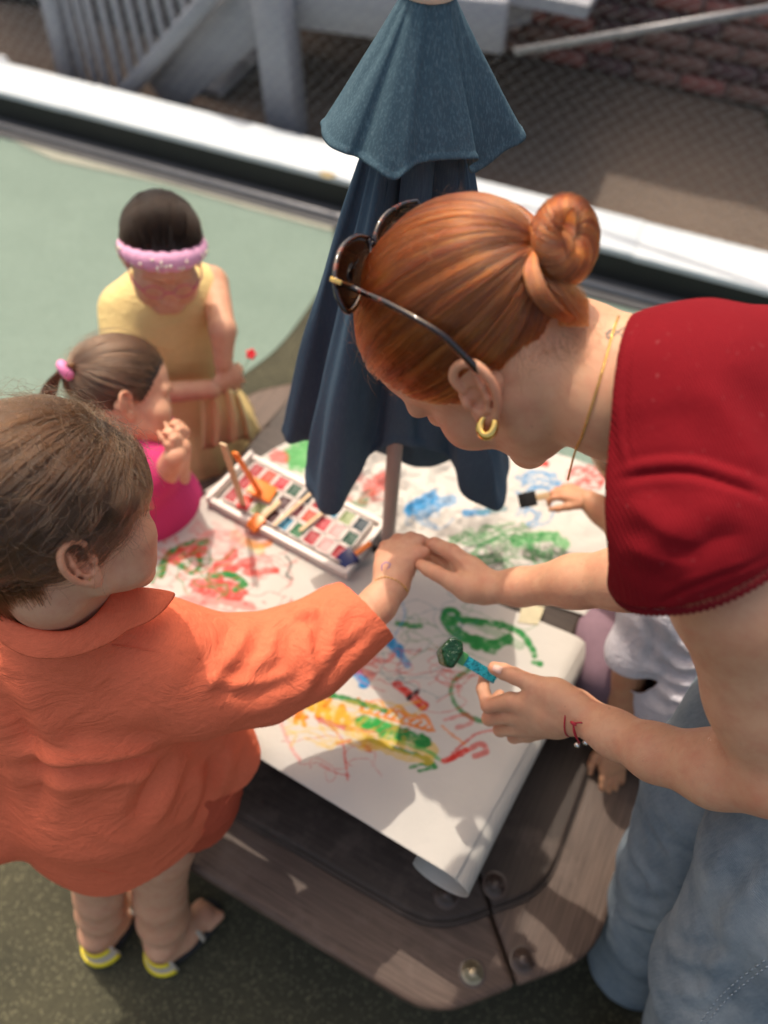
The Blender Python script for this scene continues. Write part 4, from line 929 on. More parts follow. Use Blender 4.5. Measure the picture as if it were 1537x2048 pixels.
# strands from the gather into the bun and the loop falling under it
g_ = np.random.default_rng(8); n = 2600; k = 12; P_ = np.zeros((n, k, 3)); G0 = HW.p(*GW)
a_ = g_.uniform(0, 2 * np.pi, n); r_ = np.sqrt(g_.uniform(0, 1, n)); e_u = unit(np.cross(unit(bc - G0), up_i)); e_v = np.cross(unit(bc - G0), e_u)
for i, t in enumerate(np.linspace(0, 1, k)):
    w_ = .010 + .016 * t ** 1.2; P_[:, i] = G0 + (bc - G0) * (t * .75 - .12) + (w_ * r_ * np.cos(a_ + t * .8))[:, None] * e_u + (w_ * r_ * np.sin(a_ + t * .8))[:, None] * e_v
hair_obj('hair_tail', P_, .00022, M_HRED, hw, .8)
n = 3000; P_ = np.zeros((n, 18, 3)); a_ = g_.uniform(0, 2 * np.pi, n); r_ = np.sqrt(g_.uniform(0, 1, n))
path = catmull([D(1062, 500, .568), D(1064, 545, .560), D(1085, 595, .556), D(1125, 632, .565), D(1172, 645, .59)], 5)[:18]
fr_ = g_.uniform(.62, 1.12, n)
for i in range(18):
    t = i / 17; w_ = .0028 + .0030 * math.sin(math.pi * min(1, t * 1.1)) ; c_ = np.stack([np.interp(fr_ * i, np.arange(18), path[:, j]) for j in range(3)], 1); P_[:, i] = c_ + (w_ * r_ * np.cos(a_ + t))[:, None] * (RC @ np.array([.8, .6, 0])) * 1.2 + (w_ * r_ * np.sin(a_ + t))[:, None] * (RC @ np.array([0, 0, 1.0])) * .6
hair_obj('hair_lock', P_, .00020, M_HRED, hw, .5)
n = 2500; P_ = np.zeros((n, 14, 3)); 
for j in range(n):
    a0 = g_.uniform(0, 1); st_ = np.array([1075 + 30 * g_.normal() * .5, 545 + 25 * g_.normal() * .4, .572]); en = np.array([1120 + 60 * a0, 600 + 55 * g_.uniform(), .585 + .006 * g_.normal()]); mi = (st_ + en) / 2 + [18 * g_.uniform(-.3, 1), -22, -.012]
    for i, t in enumerate(np.linspace(0, 1, 14)): v = st_ * (1 - t) ** 2 + 2 * mi * t * (1 - t) + en * t * t; P_[j, i] = D(*v)
hair_obj('hair_lock', P_, .00020, M_HRED, hw, .5)
# fine nape hairs
n = 110; P_ = np.zeros((n, 10, 3))
for j in range(n):
    x0 = g_.uniform(1010, 1200); y0 = 695 - (x0 - 1010) * .22 + g_.uniform(-10, 25); px, py = x0, y0; a = 1.5 + g_.normal() * .35; cu = g_.normal() * .22; Ls = g_.uniform(4, 11)
    for i in range(10):
        P_[j, i] = (px, py, 0); px += Ls * math.cos(a); py += Ls * math.sin(a); a += cu
sv_x, sv_y, sv_z = proj(V); Nv = vnormals(V, Fq)
vis = ((CAM - V) * Nv).sum(1) > 0
def onskin(px, py, lift=.0015):
    dd = (sv_x - px) ** 2 + (sv_y - py) ** 2; c = np.where((dd < 15 ** 2) & vis)[0]
    if len(c) == 0: return D(px, py, .6)
    z = sv_z[c].min(); c = c[sv_z[c] < z + .02]; i = c[np.argmin(dd[c])]; w_ = sv_z[c][np.argsort(dd[c])[:6]].mean(); return D(px, py, w_ - lift)
for j in range(n):
    for i in range(10): P_[j, i] = onskin(P_[j, i, 0], P_[j, i, 1], .0008 + .0012 * i / 9)
hair_obj('nape_hairs', P_, .00010, hairmat('nape_hair', (.10, .05, .025), (.14, .07, .035), (.2, .1, .05)), hw, .4)

g_ = np.random.default_rng(77); n = 520; P_ = np.zeros((n, 5, 3))
for j in range(n):
    if j % 2: x0, y0 = g_.uniform(1190, 1460), 0; y0 = np.interp(x0, [1190, 1460], [1455, 1545]) + g_.uniform(-60, 55)
    else: x0 = g_.uniform(1010, 1235); y0 = 1165 + g_.uniform(-40, 35)
    a = math.pi * .75 + g_.normal() * .4
    for i in range(5): P_[j, i] = onskin(x0 + i * 3.2 * math.cos(a), y0 + i * 3.2 * math.sin(a), .0006 + .0007 * i)
hair_obj('arm_hairs', P_, .00006, hairmat('fine_fair_hair', (.22, .13, .07), (.3, .19, .1), (.38, .25, .14)), woman, .3)
# ================================================================== WOMAN: clothes and what she wears and holds
def knit(name, c1, c2, sc=820, rot=(0, 0, 0), br=.55):
    m = Mt(name); co = m.co((1, 1, 1), rot); w1 = m.wave(sc * .17, m.co((1, 1, 1), (0, .25, -.35)), .15, 3, dirn='X'); f = m.noise(500, 3); s_ = m.noise(7, 4); sp = m.math('GREATER_THAN', m.noise(160, 3, .6), .69)
    c = m.mix(s_, c1, c2); c = m.mix(m.math('MULTIPLY', f, .35), c, tuple(x * .5 for x in c1)); c = m.mix(m.math('MULTIPLY', w1, .15), c, tuple(x * .55 for x in c1)); c = m.mix(m.math('MULTIPLY', sp, .10), c, (.6, .25, .25))
    m.P(Base_Color=c, Roughness=.9, Specular_IOR_Level=.15); m.bmp(w1, .0006, br); m.bmp(f, .0005, .4); m.bmp(m.noise(40, 4), .003, .3); return m.m
def linen(name, c1, c2, sc=1):
    m = Mt(name); a = m.noise(1, 3, .6, m.co((1400 * sc, 1400 * sc, 90 * sc))); b = m.noise(1, 3, .6, m.co((110 * sc, 110 * sc, 1500 * sc))); s_ = m.noise(12, 5, .6); wr = m.noise(38, 6, .6, dist=1.2)
    t = m.math('MULTIPLY', m.math('ADD', a, b), .5); c = m.mix(s_, c1, c2); c = m.mix(m.ramp(t, [(.38, .45), (.62, 0.0)]), c, tuple(x * .72 for x in c1))
    rg = m.math('ABSOLUTE', m.math('SUBTRACT', m.noise(16, 5, .55, m.co((1, 1, 1.6), (.5, .3, 0)), dist=.8), .5))
    m.P(Base_Color=c, Roughness=.85, Specular_IOR_Level=.15); m.bmp(t, .0008, .6); m.bmp(wr, .0045, .5); m.bmp(rg, .013, .6); return m.m
M_DENIM = Mt('denim'); m = M_DENIM
cz = m.co((1, 1, 1), (0, .6, .4)); tw = m.wave(150, cz, .8, 4, dirn='DIAGONAL'); fz_ = m.noise(420, 4, .7); fade = m.noise(8, 6, .65, dist=.2); sl_ = m.noise(1, 4, .7, m.co((260, 260, 30)))
c = m.mix(m.ramp(fade, [(.35, 0.0), (.65, 1.0)]), (.14, .195, .25), (.34, .40, .45)); c = m.mix(m.math('MULTIPLY', m.ramp(sl_, [(.4, 0.0), (.7, 1.0)]), .35), c, (.36, .42, .47)); c = m.mix(m.math('MULTIPLY', fz_, .4), c, (.05, .085, .13))
m.P(Base_Color=c, Roughness=.85); m.bmp(tw, .0012, .8); m.bmp(fz_, .0012, .8); m.bmp(sl_, .0012, .5); m.bmp(m.noise(45, 5, .6, dist=1), .003, .4)
M_REDK = knit('dark_red_knit', (.175, .003, .008), (.23, .006, .012))
S_ = Sdf(.0028)
S_.chain([D(1268, 785, .62), D(1335, 805, .625), D(1450, 865, .645), D(1600, 935, .66), D(1760, 1010, .70)], [.050, .066, .090, .115, .120], .03)
S_.chain([D(1345, 960, .600), D(1385, 1060, .595), D(1450, 1195, .608), D(1490, 1290, .62)], [.052, .061, .0610, .064], .035)
S_.cone(D(1400, 745, .61), D(1600, 770, .62), .038, .050, .04); S_.cone(D(1360, 830, .60), D(1400, 1000, .60), .06, .07, .05)
V, Fq = S_.mesh(); axn = unit(D(1545, 1400, .668) - D(1400, 1000, .59)); _vx, _vy, _vz = proj(V); _zd = lambda x, y: _vz[((_vx - x) ** 2 + (_vy - y) ** 2) < 200].min(); hp = D(1332, 1232, _zd(1345, 1225)); _dl = unit(D(1520, 1152, _zd(1520, 1152)) - hp); axn = unit(axn - _dl * (axn @ _dl)); hcen = D(1425, 1130, .605)
nk = [D(1262, 650, .60), D(1226, 800, .56), D(1250, 935, .62)]; nkn = np.cross(nk[1] - nk[0], nk[2] - nk[0]); nkn = unit(nkn); nkn = nkn if nkn @ (D(1500, 850, .62) - nk[0]) > 0 else -nkn
V, Fq = cut(V, Fq, lambda P: np.maximum(-(P - hp) @ axn, (np.linalg.norm(np.cross(P - hcen, axn), axis=1) - .105) * 2))
V, Fq = cut(V, Fq, lambda P: (P - nk[0]) @ nkn + .010 * np.sin(((P - nk[0]) @ (RC @ np.array([0, 1.0, 0]))) * 14) * 0)
V = smooth(V, Fq, 3)
N = vnormals(V, Fq); V = V + N * (.0022 * vnoise(V, 26, 2) + .003 * vnoise(V, 11, 6))[:, None]
V = fold(V, N, [([(1242, 962), (1300, 945), (1380, 945), (1460, 965), (1537, 1002)], .0035, -.0030), ([(1242, 950), (1300, 932), (1380, 932), (1460, 952), (1537, 988)], .004, .0016),
    ([(1285, 655), (1262, 720), (1250, 800), (1256, 880), (1268, 935)], .0022, -.0016), ([(1275, 655), (1252, 720), (1240, 800), (1246, 880), (1256, 935)], .004, .0014),
    ([(1318, 1205), (1400, 1165), (1537, 1110)], .0025, -.0016),
    ([(1260, 1000), (1330, 1060), (1420, 1090)], .010, .0035), ([(1250, 1080), (1320, 1120), (1400, 1130)], .009, .003), ([(1400, 760), (1470, 860), (1530, 960)], .012, .003), ([(1300, 1160), (1400, 1090), (1500, 1060)], .010, -.003)])
top = mesh_obj('red_top', V, Fq, M_REDK, woman); s = top.modifiers.new('thick', 'SOLIDIFY'); s.thickness = .0016; s.offset = 1
# scalloped lace along the sleeve hem
hemv = V[(np.abs((V - hp) @ axn) < .0012) & (np.linalg.norm(np.cross(V - hcen, axn), axis=1) < .088)]; cen = hcen - axn * ((hcen - hp) @ axn); u1 = unit(np.cross(axn, [0, 0, 1.0])); u2 = np.cross(axn, u1); an_ = np.arctan2((hemv - cen) @ u2, (hemv - cen) @ u1); rad_ = np.linalg.norm(np.cross(hemv - cen, axn), axis=1)
so_ = np.argsort(an_); rb = np.interp(np.linspace(-np.pi, np.pi, 73), an_[so_], rad_[so_], period=2 * np.pi)[:72]
rb = np.median(np.stack([np.roll(rb, k) for k in (-2, -1, 0, 1, 2)]), 0)
mb = MB(); M_LACE = knit('dark_red_lace', (.16, .006, .011), (.22, .01, .018))
for i in range(96):
    a0 = -np.pi + 2 * np.pi * i / 96; lp = []
    for t in np.linspace(0, math.pi, 9):
        aa = a0 + (.5 - .5 * math.cos(t)) * 2 * np.pi / 96; r0 = np.interp((aa + np.pi) % (2 * np.pi) / (2 * np.pi) * 72, np.arange(73), np.append(rb, rb[0])) + .0006
        lp.append(cen + r0 * (math.cos(aa) * u1 + math.sin(aa) * u2) + axn * (.001 + .0072 * math.sin(t)))
    am_ = a0 + np.pi / 96
    if np.min(np.abs((an_ - am_ + np.pi) % (2 * np.pi) - np.pi)) > .05 or np.linalg.norm(hemv - lp[0], axis=1).min() > .006: continue
    mb.tube(lp, .0011, 5)
    mb.tube([lp[2], lp[4] - axn * .003, lp[6]], .0010, 5); mb.tube([lp[4], (lp[0] + lp[8]) / 2], .0009, 5)
mb.build('lace_trim', M_LACE, top, smooth=True)
# jeans
S_ = Sdf(.005)
S_.chain([D(1810, 1430, .70), D(1640, 1740, .80), D(1470, 1980, .95), D(1410, 2090, 1.15), D(1345, 2200, 1.42)], [.125, .113, .097, .084, .086], .02)
S2 = Sdf(.005); S2.chain([D(1680, 1350, .86), D(1440, 1580, .99), D(1352, 1745, 1.13), D(1300, 1850, 1.27), D(1268, 1915, 1.39)], [.12, .093, .079, .074, .082], .02)
JP = []
for kk, (sd_, strokes) in enumerate(((S_, [([(1537, 1690), (1470, 1770), (1395, 1880)], .012, -.004), ([(1537, 1730), (1490, 1790), (1430, 1880)], .012, .004), ([(1330, 1890), (1390, 1920), (1460, 1915)], .009, .0035), ([(1345, 1870), (1400, 1895), (1470, 1885)], .009, -.003), ([(1290, 1960), (1350, 1985), (1420, 1980)], .009, .003), ([(1500, 1850), (1440, 1940), (1400, 2030)], .010, .003)]),
        (S2, [([(1300, 1640), (1340, 1700), (1370, 1790)], .014, .004), ([(1350, 1600), (1390, 1660), (1400, 1740)], .014, -.003), ([(1260, 1700), (1300, 1760), (1330, 1830)], .012, .004), ([(1250, 1780), (1300, 1800), (1350, 1790)], .010, -.003), ([(1235, 1820), (1280, 1850), (1330, 1850)], .010, .004)]))):
    v, f_ = sd_.mesh(); v = smooth(v, f_, 2); nn_ = vnormals(v, f_); v = v + nn_ * (.0045 * vnoise(v, 10, 3 + kk) + .0026 * np.abs(vnoise(v * [1, 1, .5], 24, 5 + kk)) + .0008 * vnoise(v, 60, 5 + kk))[:, None]; v = fold(v, nn_, strokes)
    flo = .018 + kk * .0; v, f_ = cut(v, f_, lambda P: P[:, 2] - flo); JP.append((v, f_))
v, f_ = join(JP); jeans = mesh_obj('jeans', v, f_, M_DENIM.m, woman)
M_STI = simple('pale_stitching', (.25, .30, .35), .8)
jx, jy, jz = proj(v)
def onmesh(v, sx, sy, sz, px, py, lift):
    dd = (sx - px) ** 2 + (sy - py) ** 2; c_ = np.where(dd < 26 ** 2)[0]
    if not len(c_): return D(px, py, 1.0)
    c_ = c_[sz[c_] < sz[c_].min() + .04]; return D(px, py, sz[c_][np.argsort(dd[c_])[:4]].mean() - lift)
mb = MB()
for k_ in range(2):
    P0 = catmull([(1400 + k_ * 14, 2046, 0), (1440 + k_ * 14, 1995 + k_ * 4, 0), (1490 + k_ * 12, 1950 + k_ * 8, 0), (1560, 1900 + k_ * 14, 0)], 12)
    for i in range(0, len(P0) - 1, 2): mb.tube([onmesh(v, jx, jy, jz, *P0[i][:2], .0015), onmesh(v, jx, jy, jz, *P0[i + 1][:2], .0015)], 0.0008, 5)
mb.build('seam_stitching', M_STI, jeans, smooth=True)
# shoes, mostly hidden by the hems
M_SHOE = simple('dark_shoe', (.02, .02, .025), .5)
for cx_, cy_, fd in ((1262, 1905, (-.8, .3, 0)), (1345, 2150, (-.8, .2, 0))):
    c0 = Z(cx_, cy_, .03); fd = unit(fd); sdv = np.cross(fd, ZUP); S_ = Sdf(.006); S_.chain([c0 - fd * .03, c0 + fd * .10, c0 + fd * .13], [.036, .034, .026], .02, flat=(ZUP, .8)); S_.cone(c0 + ZUP * .0, c0 + ZUP * .06, .035, .035, .02)
    v2, f2 = S_.mesh(); v2[:, 2] = np.maximum(v2[:, 2], .004); mesh_obj('shoe', v2, f2, M_SHOE, woman)
# bracelet
M_CORD = simple('red_cord', (.40, .012, .03), .6, .2, 400); M_BEAD = simple('silver_bead', (.6, .58, .55), .25, .1, 50, Metallic=1.0); M_GOLD = simple('gold', (.83, .55, .16), .16, .05, 30, Metallic=1.0)
wc_ = D(1157, 1431, .884); wax = unit(D(1165, 1430, .882) - D(1230, 1468, .845)); b1 = unit(np.cross(wax, unit(CAM - wc_))); b2 = np.cross(b1, wax); b2 = b2 if b2 @ (CAM - wc_) > 0 else -b2
ring_ = [wc_ + .0262 * math.cos(t) * b1 + .0255 * math.sin(t) * b2 + wax * .003 * math.sin(2 * t) for t in np.linspace(0, 2 * math.pi, 40, endpoint=False)]
br = MB().tube(ring_, .0010, 8, closed=True).build('cord_bracelet', M_CORD, woman, smooth=True)
mb = MB(); kn = D(1147, 1447, .855)
ct = [catmull([kn, D(1149, 1468, .858), D(1160, 1486, .866)], 6), catmull([kn, D(1165, 1446, .852), D(1175, 1462, .856), D(1171, 1484, .864)], 6), catmull([kn, D(1150, 1462, .857), D(1156, 1480, .864)], 6)]
for q_ in ct: mb.tube(q_, .0009, 6)
mb.tube([kn - wax * .004, kn, kn + wax * .004], [.0012, .0024, .0012], 8); mb.build('bracelet_tie', M_CORD, br, smooth=True)
for q_ in ((1155, 1490, .866), (1172, 1485, .864)):
    p_ = D(*q_); MB().tube([p_ + ZUP * .0034 * math.cos(a) for a in np.linspace(0, math.pi, 8)], [.0034 * math.sin(a) + .0002 for a in np.linspace(0, math.pi, 8)], 12).build('bead', M_BEAD, br, smooth=True)
# earring: a thick gold hoop through the lobe
lob = HW.ept(0, -21, 9); ex_ = RC @ np.array([.25, .0, 1]); hc_ = lob + (RC @ np.array([0, -1, 0])) * .0030 + (RC @ np.array([0, 0, 1])) * .002
hx_ = unit(RC @ np.array([.93, 0, .35])); hy_ = unit(RC @ np.array([.1, 1, 0]))
tt_ = np.linspace(math.radians(118), math.radians(118 + 295), 40); mb = MB()
mb.tube([hc_ + .0058 * math.cos(t) * hx_ + .0082 * math.sin(t) * hy_ for t in tt_], .0014 + .0030 * np.sin(np.linspace(0.15, math.pi - .15, 40)), 12); mb.build('gold_earring', M_GOLD, woman, smooth=True)
# necklace: rope chain round the neck, hanging free at the front
path = catmull([(1238, 632), (1228, 660), (1212, 715), (1195, 775), (1178, 830), (1163, 876)], 10)
pts = [onskin(x, y, .0012) for x, y in path]; lastz = float(proj([pts[-1]])[2][0])
pts += [D(1155, 892, lastz + .012), D(1148, 912, lastz + .025), D(1141, 940, lastz + .05), D(1136, 960, lastz + .07)]
pts = catmull(pts, 5); seg = np.concatenate([[0], np.cumsum(np.linalg.norm(np.diff(pts, axis=0), axis=1))]); nn_ = int(seg[-1] / .0011); ss = np.linspace(0, seg[-1], nn_); pts = np.stack([np.interp(ss, seg, pts[:, j]) for j in range(3)], 1)
T_ = unit(pts[-1] - pts[0]); n1_ = unit(np.cross(T_, [0, 1, .3])); n2_ = np.cross(T_, n1_); mb = MB()
for ph in (0, math.pi): mb.tube([p + .00055 * (math.cos(i * 1.25 + ph) * n1_ + math.sin(i * 1.25 + ph) * n2_) for i, p in enumerate(pts)], .00055, 5)
mb.build('rope_necklace', M_GOLD, woman, smooth=True)
# small line tattoo on the back of the neck
M_INK = simple('faded_ink', (.10, .13, .13), .6); mb = MB()
for P0 in ([(1212, 668), (1222, 660), (1236, 664), (1248, 674), (1262, 668)], [(1216, 676), (1232, 668), (1244, 658), (1258, 655)], [(1222, 662), (1214, 672), (1220, 678), (1230, 670)]):
    mb.tube([onskin(x, y, .0001) for x, y in catmull(np.array(P0, float), 4)], .00055, 5)
mb.build('tattoo', M_INK, woman, smooth=True)
# ================================================================== SUNGLASSES
sg = empty('sunglasses', 'large dark tortoiseshell sunglasses pushed up on the woman\'s copper hair', 'sunglasses')
M_TORT = Mt('tortoiseshell'); tn = M_TORT.noise(140, 3, .5); M_TORT.P(Base_Color=M_TORT.mix(M_TORT.ramp(tn, [(.58, 0.0), (.7, 1.0)]), (.010, .0035, .003), (.14, .022, .005)), Roughness=.08, Coat_Weight=.6, Coat_Roughness=.03)
M_LENS = Mt('dark_lens'); M_LENS.P(Base_Color=(.006, .0035, .003), Roughness=.06, Specular_IOR_Level=.18)
def lens(pl, dep, par):
    P_ = catmull([D(x, y, dep(x, y)) for x, y in pl] + [D(pl[0][0], pl[0][1], dep(*pl[0]))], 7)[:-1]; c_ = P_.mean(0)
    fr = MB().tube(P_, .0023, 10, closed=True).build('rim', M_TORT.m, par, smooth=True)
    nrm = unit(np.cross(P_[10] - c_, P_[25] - c_)); n_ = len(P_); V_ = []; R_ = 6
    for i in range(R_ + 1):
        t = i / R_
        for p in P_: V_.append(c_ + (p - c_) * t + nrm * (-.004) * (1 - t * t))
    F_ = [(i * n_ + j, i * n_ + (j + 1) % n_, (i + 1) * n_ + (j + 1) % n_, (i + 1) * n_ + j) for i in range(1, R_) for j in range(n_)] + [(j, n_ + j, n_ + (j + 1) % n_) for j in range(n_)]
    o = mesh_obj('lens', V_, F_, M_LENS.m, par); s = o.modifiers.new('thick', 'SOLIDIFY'); s.thickness = .0016
dn_ = lambda x, y: .607 + (x - 665) * .00042 + (y - 550) * -.00006; df_ = lambda x, y: .640 + (x - 752) * .00035
lens([(738, 476), (716, 472), (692, 486), (676, 515), (670, 552), (675, 590), (692, 622), (708, 616), (724, 586), (735, 545), (742, 505)], dn_, sg)
lens([(834, 402), (806, 408), (776, 426), (758, 450), (751, 480), (764, 494), (796, 484), (828, 462), (846, 430)], df_, sg)
MB().tube([D(740, 492, dn_(740, 492)), D(748, 486, .643), D(757, 484, df_(757, 484))], .0024, 10).build('bridge', M_TORT.m, sg, smooth=True)
hv = np.array([v_.co[:] for v_ in hw.data.vertices]); hx2, hy2, hz2 = proj(hv)
tp_ = [D(668, 560, .600)]
for x, y in ((715, 580), (770, 604), (830, 636), (885, 670), (920, 703), (945, 728), (962, 744)):
    dd = (hx2 - x) ** 2 + (hy2 - y) ** 2; c_ = np.argsort(dd)[:30]; z_ = hz2[c_].min() - .0115; tp_.append(D(x, y, min(z_, .612)))
tp_ = catmull(tp_, 8); k_ = len(tp_); rd_ = np.interp(np.linspace(0, 1, k_), [0, .08, .5, .8, .93, 1], [.0028, .0026, .0025, .0031, .0036, .0024])
MB().tube(tp_, rd_, 12).build('temple_arm', M_TORT.m, sg, smooth=True)
MB().box(D(672, 562, .599), (RC @ np.array([.0045, -.0018, 0])), (RC @ np.array([.0006, .0016, 0])), RC @ np.array([0, 0, .001])).build('gold_hinge', M_GOLD, sg, bevel=.0004)
MB().tube([D(838, 430, .690), D(900, 470, .73), D(960, 560, .74)], .0024, 8).build('temple_arm', M_TORT.m, sg, smooth=True)
# ================================================================== THE GREEN BRUSH SHE HOLDS
gb = empty('paint_brush', 'brush with a wet dark green block head and glittery turquoise handle in the woman\'s hand', 'paint brush')
M_GBL = Mt('wet_green_paint'); M_GBL.P(Base_Color=(.004, .045, .012), Roughness=.22, Specular_IOR_Level=.6); M_GBL.bmp(M_GBL.noise(110, 4), .006, .9)
M_TURQ = Mt('turquoise_paint'); tq = M_TURQ.noise(1, 3, .6, M_TURQ.co((300, 300, 900))); M_TURQ.P(Base_Color=M_TURQ.mix(M_TURQ.ramp(tq, [(.42, 0.0), (.5, 1.0)]), (.01, .14, .17), (.03, .42, .50)), Roughness=.25, Metallic=.25); M_TURQ.bmp(tq, .001, .7)
ha, hb = D(924, 1316, .938), D(992, 1358, .955)
rod(MB(), ha, hb, .0135, .0028, unit(CAM - ha)).build('handle', M_TURQ.m, gb, bevel=.0009)
rod(MB(), ha + (ha - hb) * .09, ha + (hb - ha) * .10, .016, .007, unit(CAM - ha)).build('ferrule', simple('green_plastic', (.06, .28, .09), .3), gb, bevel=.0015)
F0 = [(884, 1296, .925), (903, 1270, .925), (928, 1284, .925), (929, 1304, .925), (909, 1338, .925), (893, 1334, .925)]; B0 = [(871, 1304, .945), (884, 1290, .95), (915, 1284, .955), (915, 1310, .955), (893, 1337, .95), (875, 1326, .945)]
mb = MB(); mb.add([D(*v_) for v_ in F0 + B0], [tuple(range(6)), tuple(range(11, 5, -1))] + [(i, (i + 1) % 6, 6 + (i + 1) % 6, 6 + i) for i in range(6)]); mb.build('foam_head', M_GBL.m, gb, bevel=.0045, seg=4)
# ================================================================== CHILDREN
def hand(S_, w, d, nrm, side, sc=1.0, curl=.5, spread=.16, thumb=1):
    """w wrist, d towards the fingers, nrm out of the back of the hand, side towards the thumb"""
    w = np.array(w); d = unit(d); nrm = unit(np.array(nrm) - d * (np.array(nrm) @ d)); s = unit(np.array(side) - d * (np.array(side) @ d) - nrm * (np.array(side) @ nrm))
    tips = []
    for i, (o, L_, r) in enumerate(((.024, .058, .0078), (.008, .064, .008), (-.009, .060, .0076), (-.024, .046, .0068))):
        b = w + sc * (d * (.072 - .006 * abs(i - 1)) + s * o * 1.0); S_.chain([w + sc * (d * .008 + s * o * .5), b], [.0150 * sc, .0115 * sc], .012 * sc)
        dd = unit(d + s * o * spread * 40); p_ = b; pts = [p_]; a = 0
        for j, f in enumerate((.45, .31, .24)):
            a += curl * (.65 if j == 0 else .85); q = dd * math.cos(a) - nrm * math.sin(a); p_ = p_ + q * L_ * f * sc; pts.append(p_)
        S_.chain(pts, np.array([1.12, 1.0, .92, .76]) * r * sc, .003); tips.append(pts)
    q1 = w + sc * (d * .018 + s * .022 - nrm * .004); q2 = q1 + sc * (d * .026 + s * .016 * thumb - nrm * .008); q3 = q2 + sc * (d * .022 + s * .008 * thumb - nrm * (.004 + .012 * curl)); q4 = q3 + sc * (d * .018 + s * .001 - nrm * (.002 + .012 * curl))
    S_.chain([q1, q2, q3, q4], np.array([.0135, .0105, .0092, .0074]) * sc, .006 * sc); return tips
# ------------------------------------------------------------------ child in the coral shirt
HC = Head(D(117, 1050, .722), np.stack([RC @ unit(v) for v in ((-.644, .352, -.68), (.765, .328, -.555), (-.028, .877, .48))]), .875, True)
parts = []
S_ = Sdf(.0022); HC.sculpt(S_); nb_ = D(128, 1225, .80)
S_.chain([HC.p(0, -.015, -.02), HC.p(0, -.025, -.065), nb_, D(150, 1270, .86)], [.042, .037, .038, .045], .02); S_.cone(HC.p(0, .02, -.07), D(170, 1235, .82), .02, .022, .02)
parts.append(S_.mesh()); parts.append(HC.ear(-1, .0010, 5, 1.08, 6, (.0735, -.006, -.010)).mesh()); parts.append(HC.ear(1, .0018).mesh())
# reaching arm and hand
S_ = Sdf(.002)
S_.chain([D(330, 1320, .88), D(540, 1330, .95), D(720, 1245, .99), D(757, 1208, 1.00), D(783, 1172, 1.012)], [.036, .030, .0255, .0235, .0205], .012)
cw_ = D(784, 1170, 1.012)
for (x, y, d_), r0 in (((766, 1112, 1.03), .0135), ((783, 1096, 1.035), .0135), ((806, 1087, 1.035), .0130), ((826, 1092, 1.03), .012)):
    S_.chain([cw_, cw_ * .5 + D(x, y, d_) * .5, D(x, y, d_)], [.016, .0150, .0098], .014)
for q in ([(766, 1112, 1.03), (772, 1094, 1.042), (790, 1086, 1.052), (806, 1096, 1.058)], [(783, 1096, 1.035), (796, 1080, 1.045), (816, 1078, 1.056), (830, 1090, 1.062)],
          [(806, 1087, 1.035), (822, 1076, 1.040), (840, 1080, 1.048), (850, 1094, 1.052)], [(826, 1092, 1.03), (836, 1082, 1.034), (850, 1086, 1.04), (856, 1098, 1.046)]):
    finger(S_, [D(*v) for v in q], [.0096, .0086, .0078, .0066], .004)
finger(S_, [D(800, 1140, 1.022), D(820, 1118, 1.02), D(838, 1108, 1.018), D(850, 1104, 1.02)], [.0125, .0098, .0088, .0072], .008)
parts.append(S_.mesh())
S_ = Sdf(.004)                                                # trunk, other arm, legs
S_.chain([D(150, 1270, .86), D(200, 1380, .96), D(225, 1500, 1.05), D(235, 1590, 1.12)], [.055, .080, .088, .085], .03)
S_.chain([D(225, 1560, 1.10), D(196, 1700, 1.19), D(200, 1782, 1.275), D(203, 1815, 1.335), D(199, 1876, 1.45)], [.070, .048, .0385, .0400, .0265], .018)
S_.chain([D(260, 1560, 1.10), D(322, 1690, 1.18), D(322, 1790, 1.275), D(327, 1832, 1.335), D(334, 1898, 1.45)], [.070, .050, .0400, .0425, .0275], .018)
S_.chain([D(60, 1330, .90), D(-60, 1450, .98), D(-20, 1600, 1.02)], [.035, .03, .024], .02)
def foot(S_, heel, toe, r=.03):
    heel = np.array(heel); toe = np.array(toe); d = unit(toe - heel); s = np.cross(d, ZUP)
    S_.chain([heel + ZUP * .012, heel * .5 + toe * .5 + ZUP * .014, toe + ZUP * .004], [.027, .026, .024], .02, flat=(ZUP, .8)); S_.cone(heel + ZUP * .05, heel * .6 + toe * .4 + ZUP * .02, .027, .024, .02)
    for i in range(5): o = s * (.021 - .0105 * i); S_.cone(toe + o, toe + o + d * (.024 - .003 * abs(i)), .0085 if i else .0105, .0075 if i else .0095, .004)
FEET = [(Z(206, 1878, .035), Z(262, 1790, .035)), (Z(333, 1898, .035), Z(405, 1832, .035))]
for h_, t_ in FEET: foot(S_, h_, t_)
parts.append(S_.mesh())
V, Fq = join(parts); coral = tag(mesh_obj('person', V, Fq, M_SKINC), 'little child in a long loose coral shirt with brown hair reaching across the table', 'person', 'people painting at the table')
flush(coral, V, [(HC.p(-.078, -.01, 0), .024), (HC.p(-.05, .062, -.028), .026), (HC.p(0, .09, -.02), .012)] + [(D(*q), .011) for q in ((772, 1094, 1.042), (796, 1080, 1.045), (822, 1076, 1.04), (838, 1108, 1.018), (850, 1094, 1.05))])
cV, cF = V, Fq; cN = vnormals(V, Fq); cx_, cy_, cz_ = proj(V); cvis = ((CAM - V) * cN).sum(1) > 0
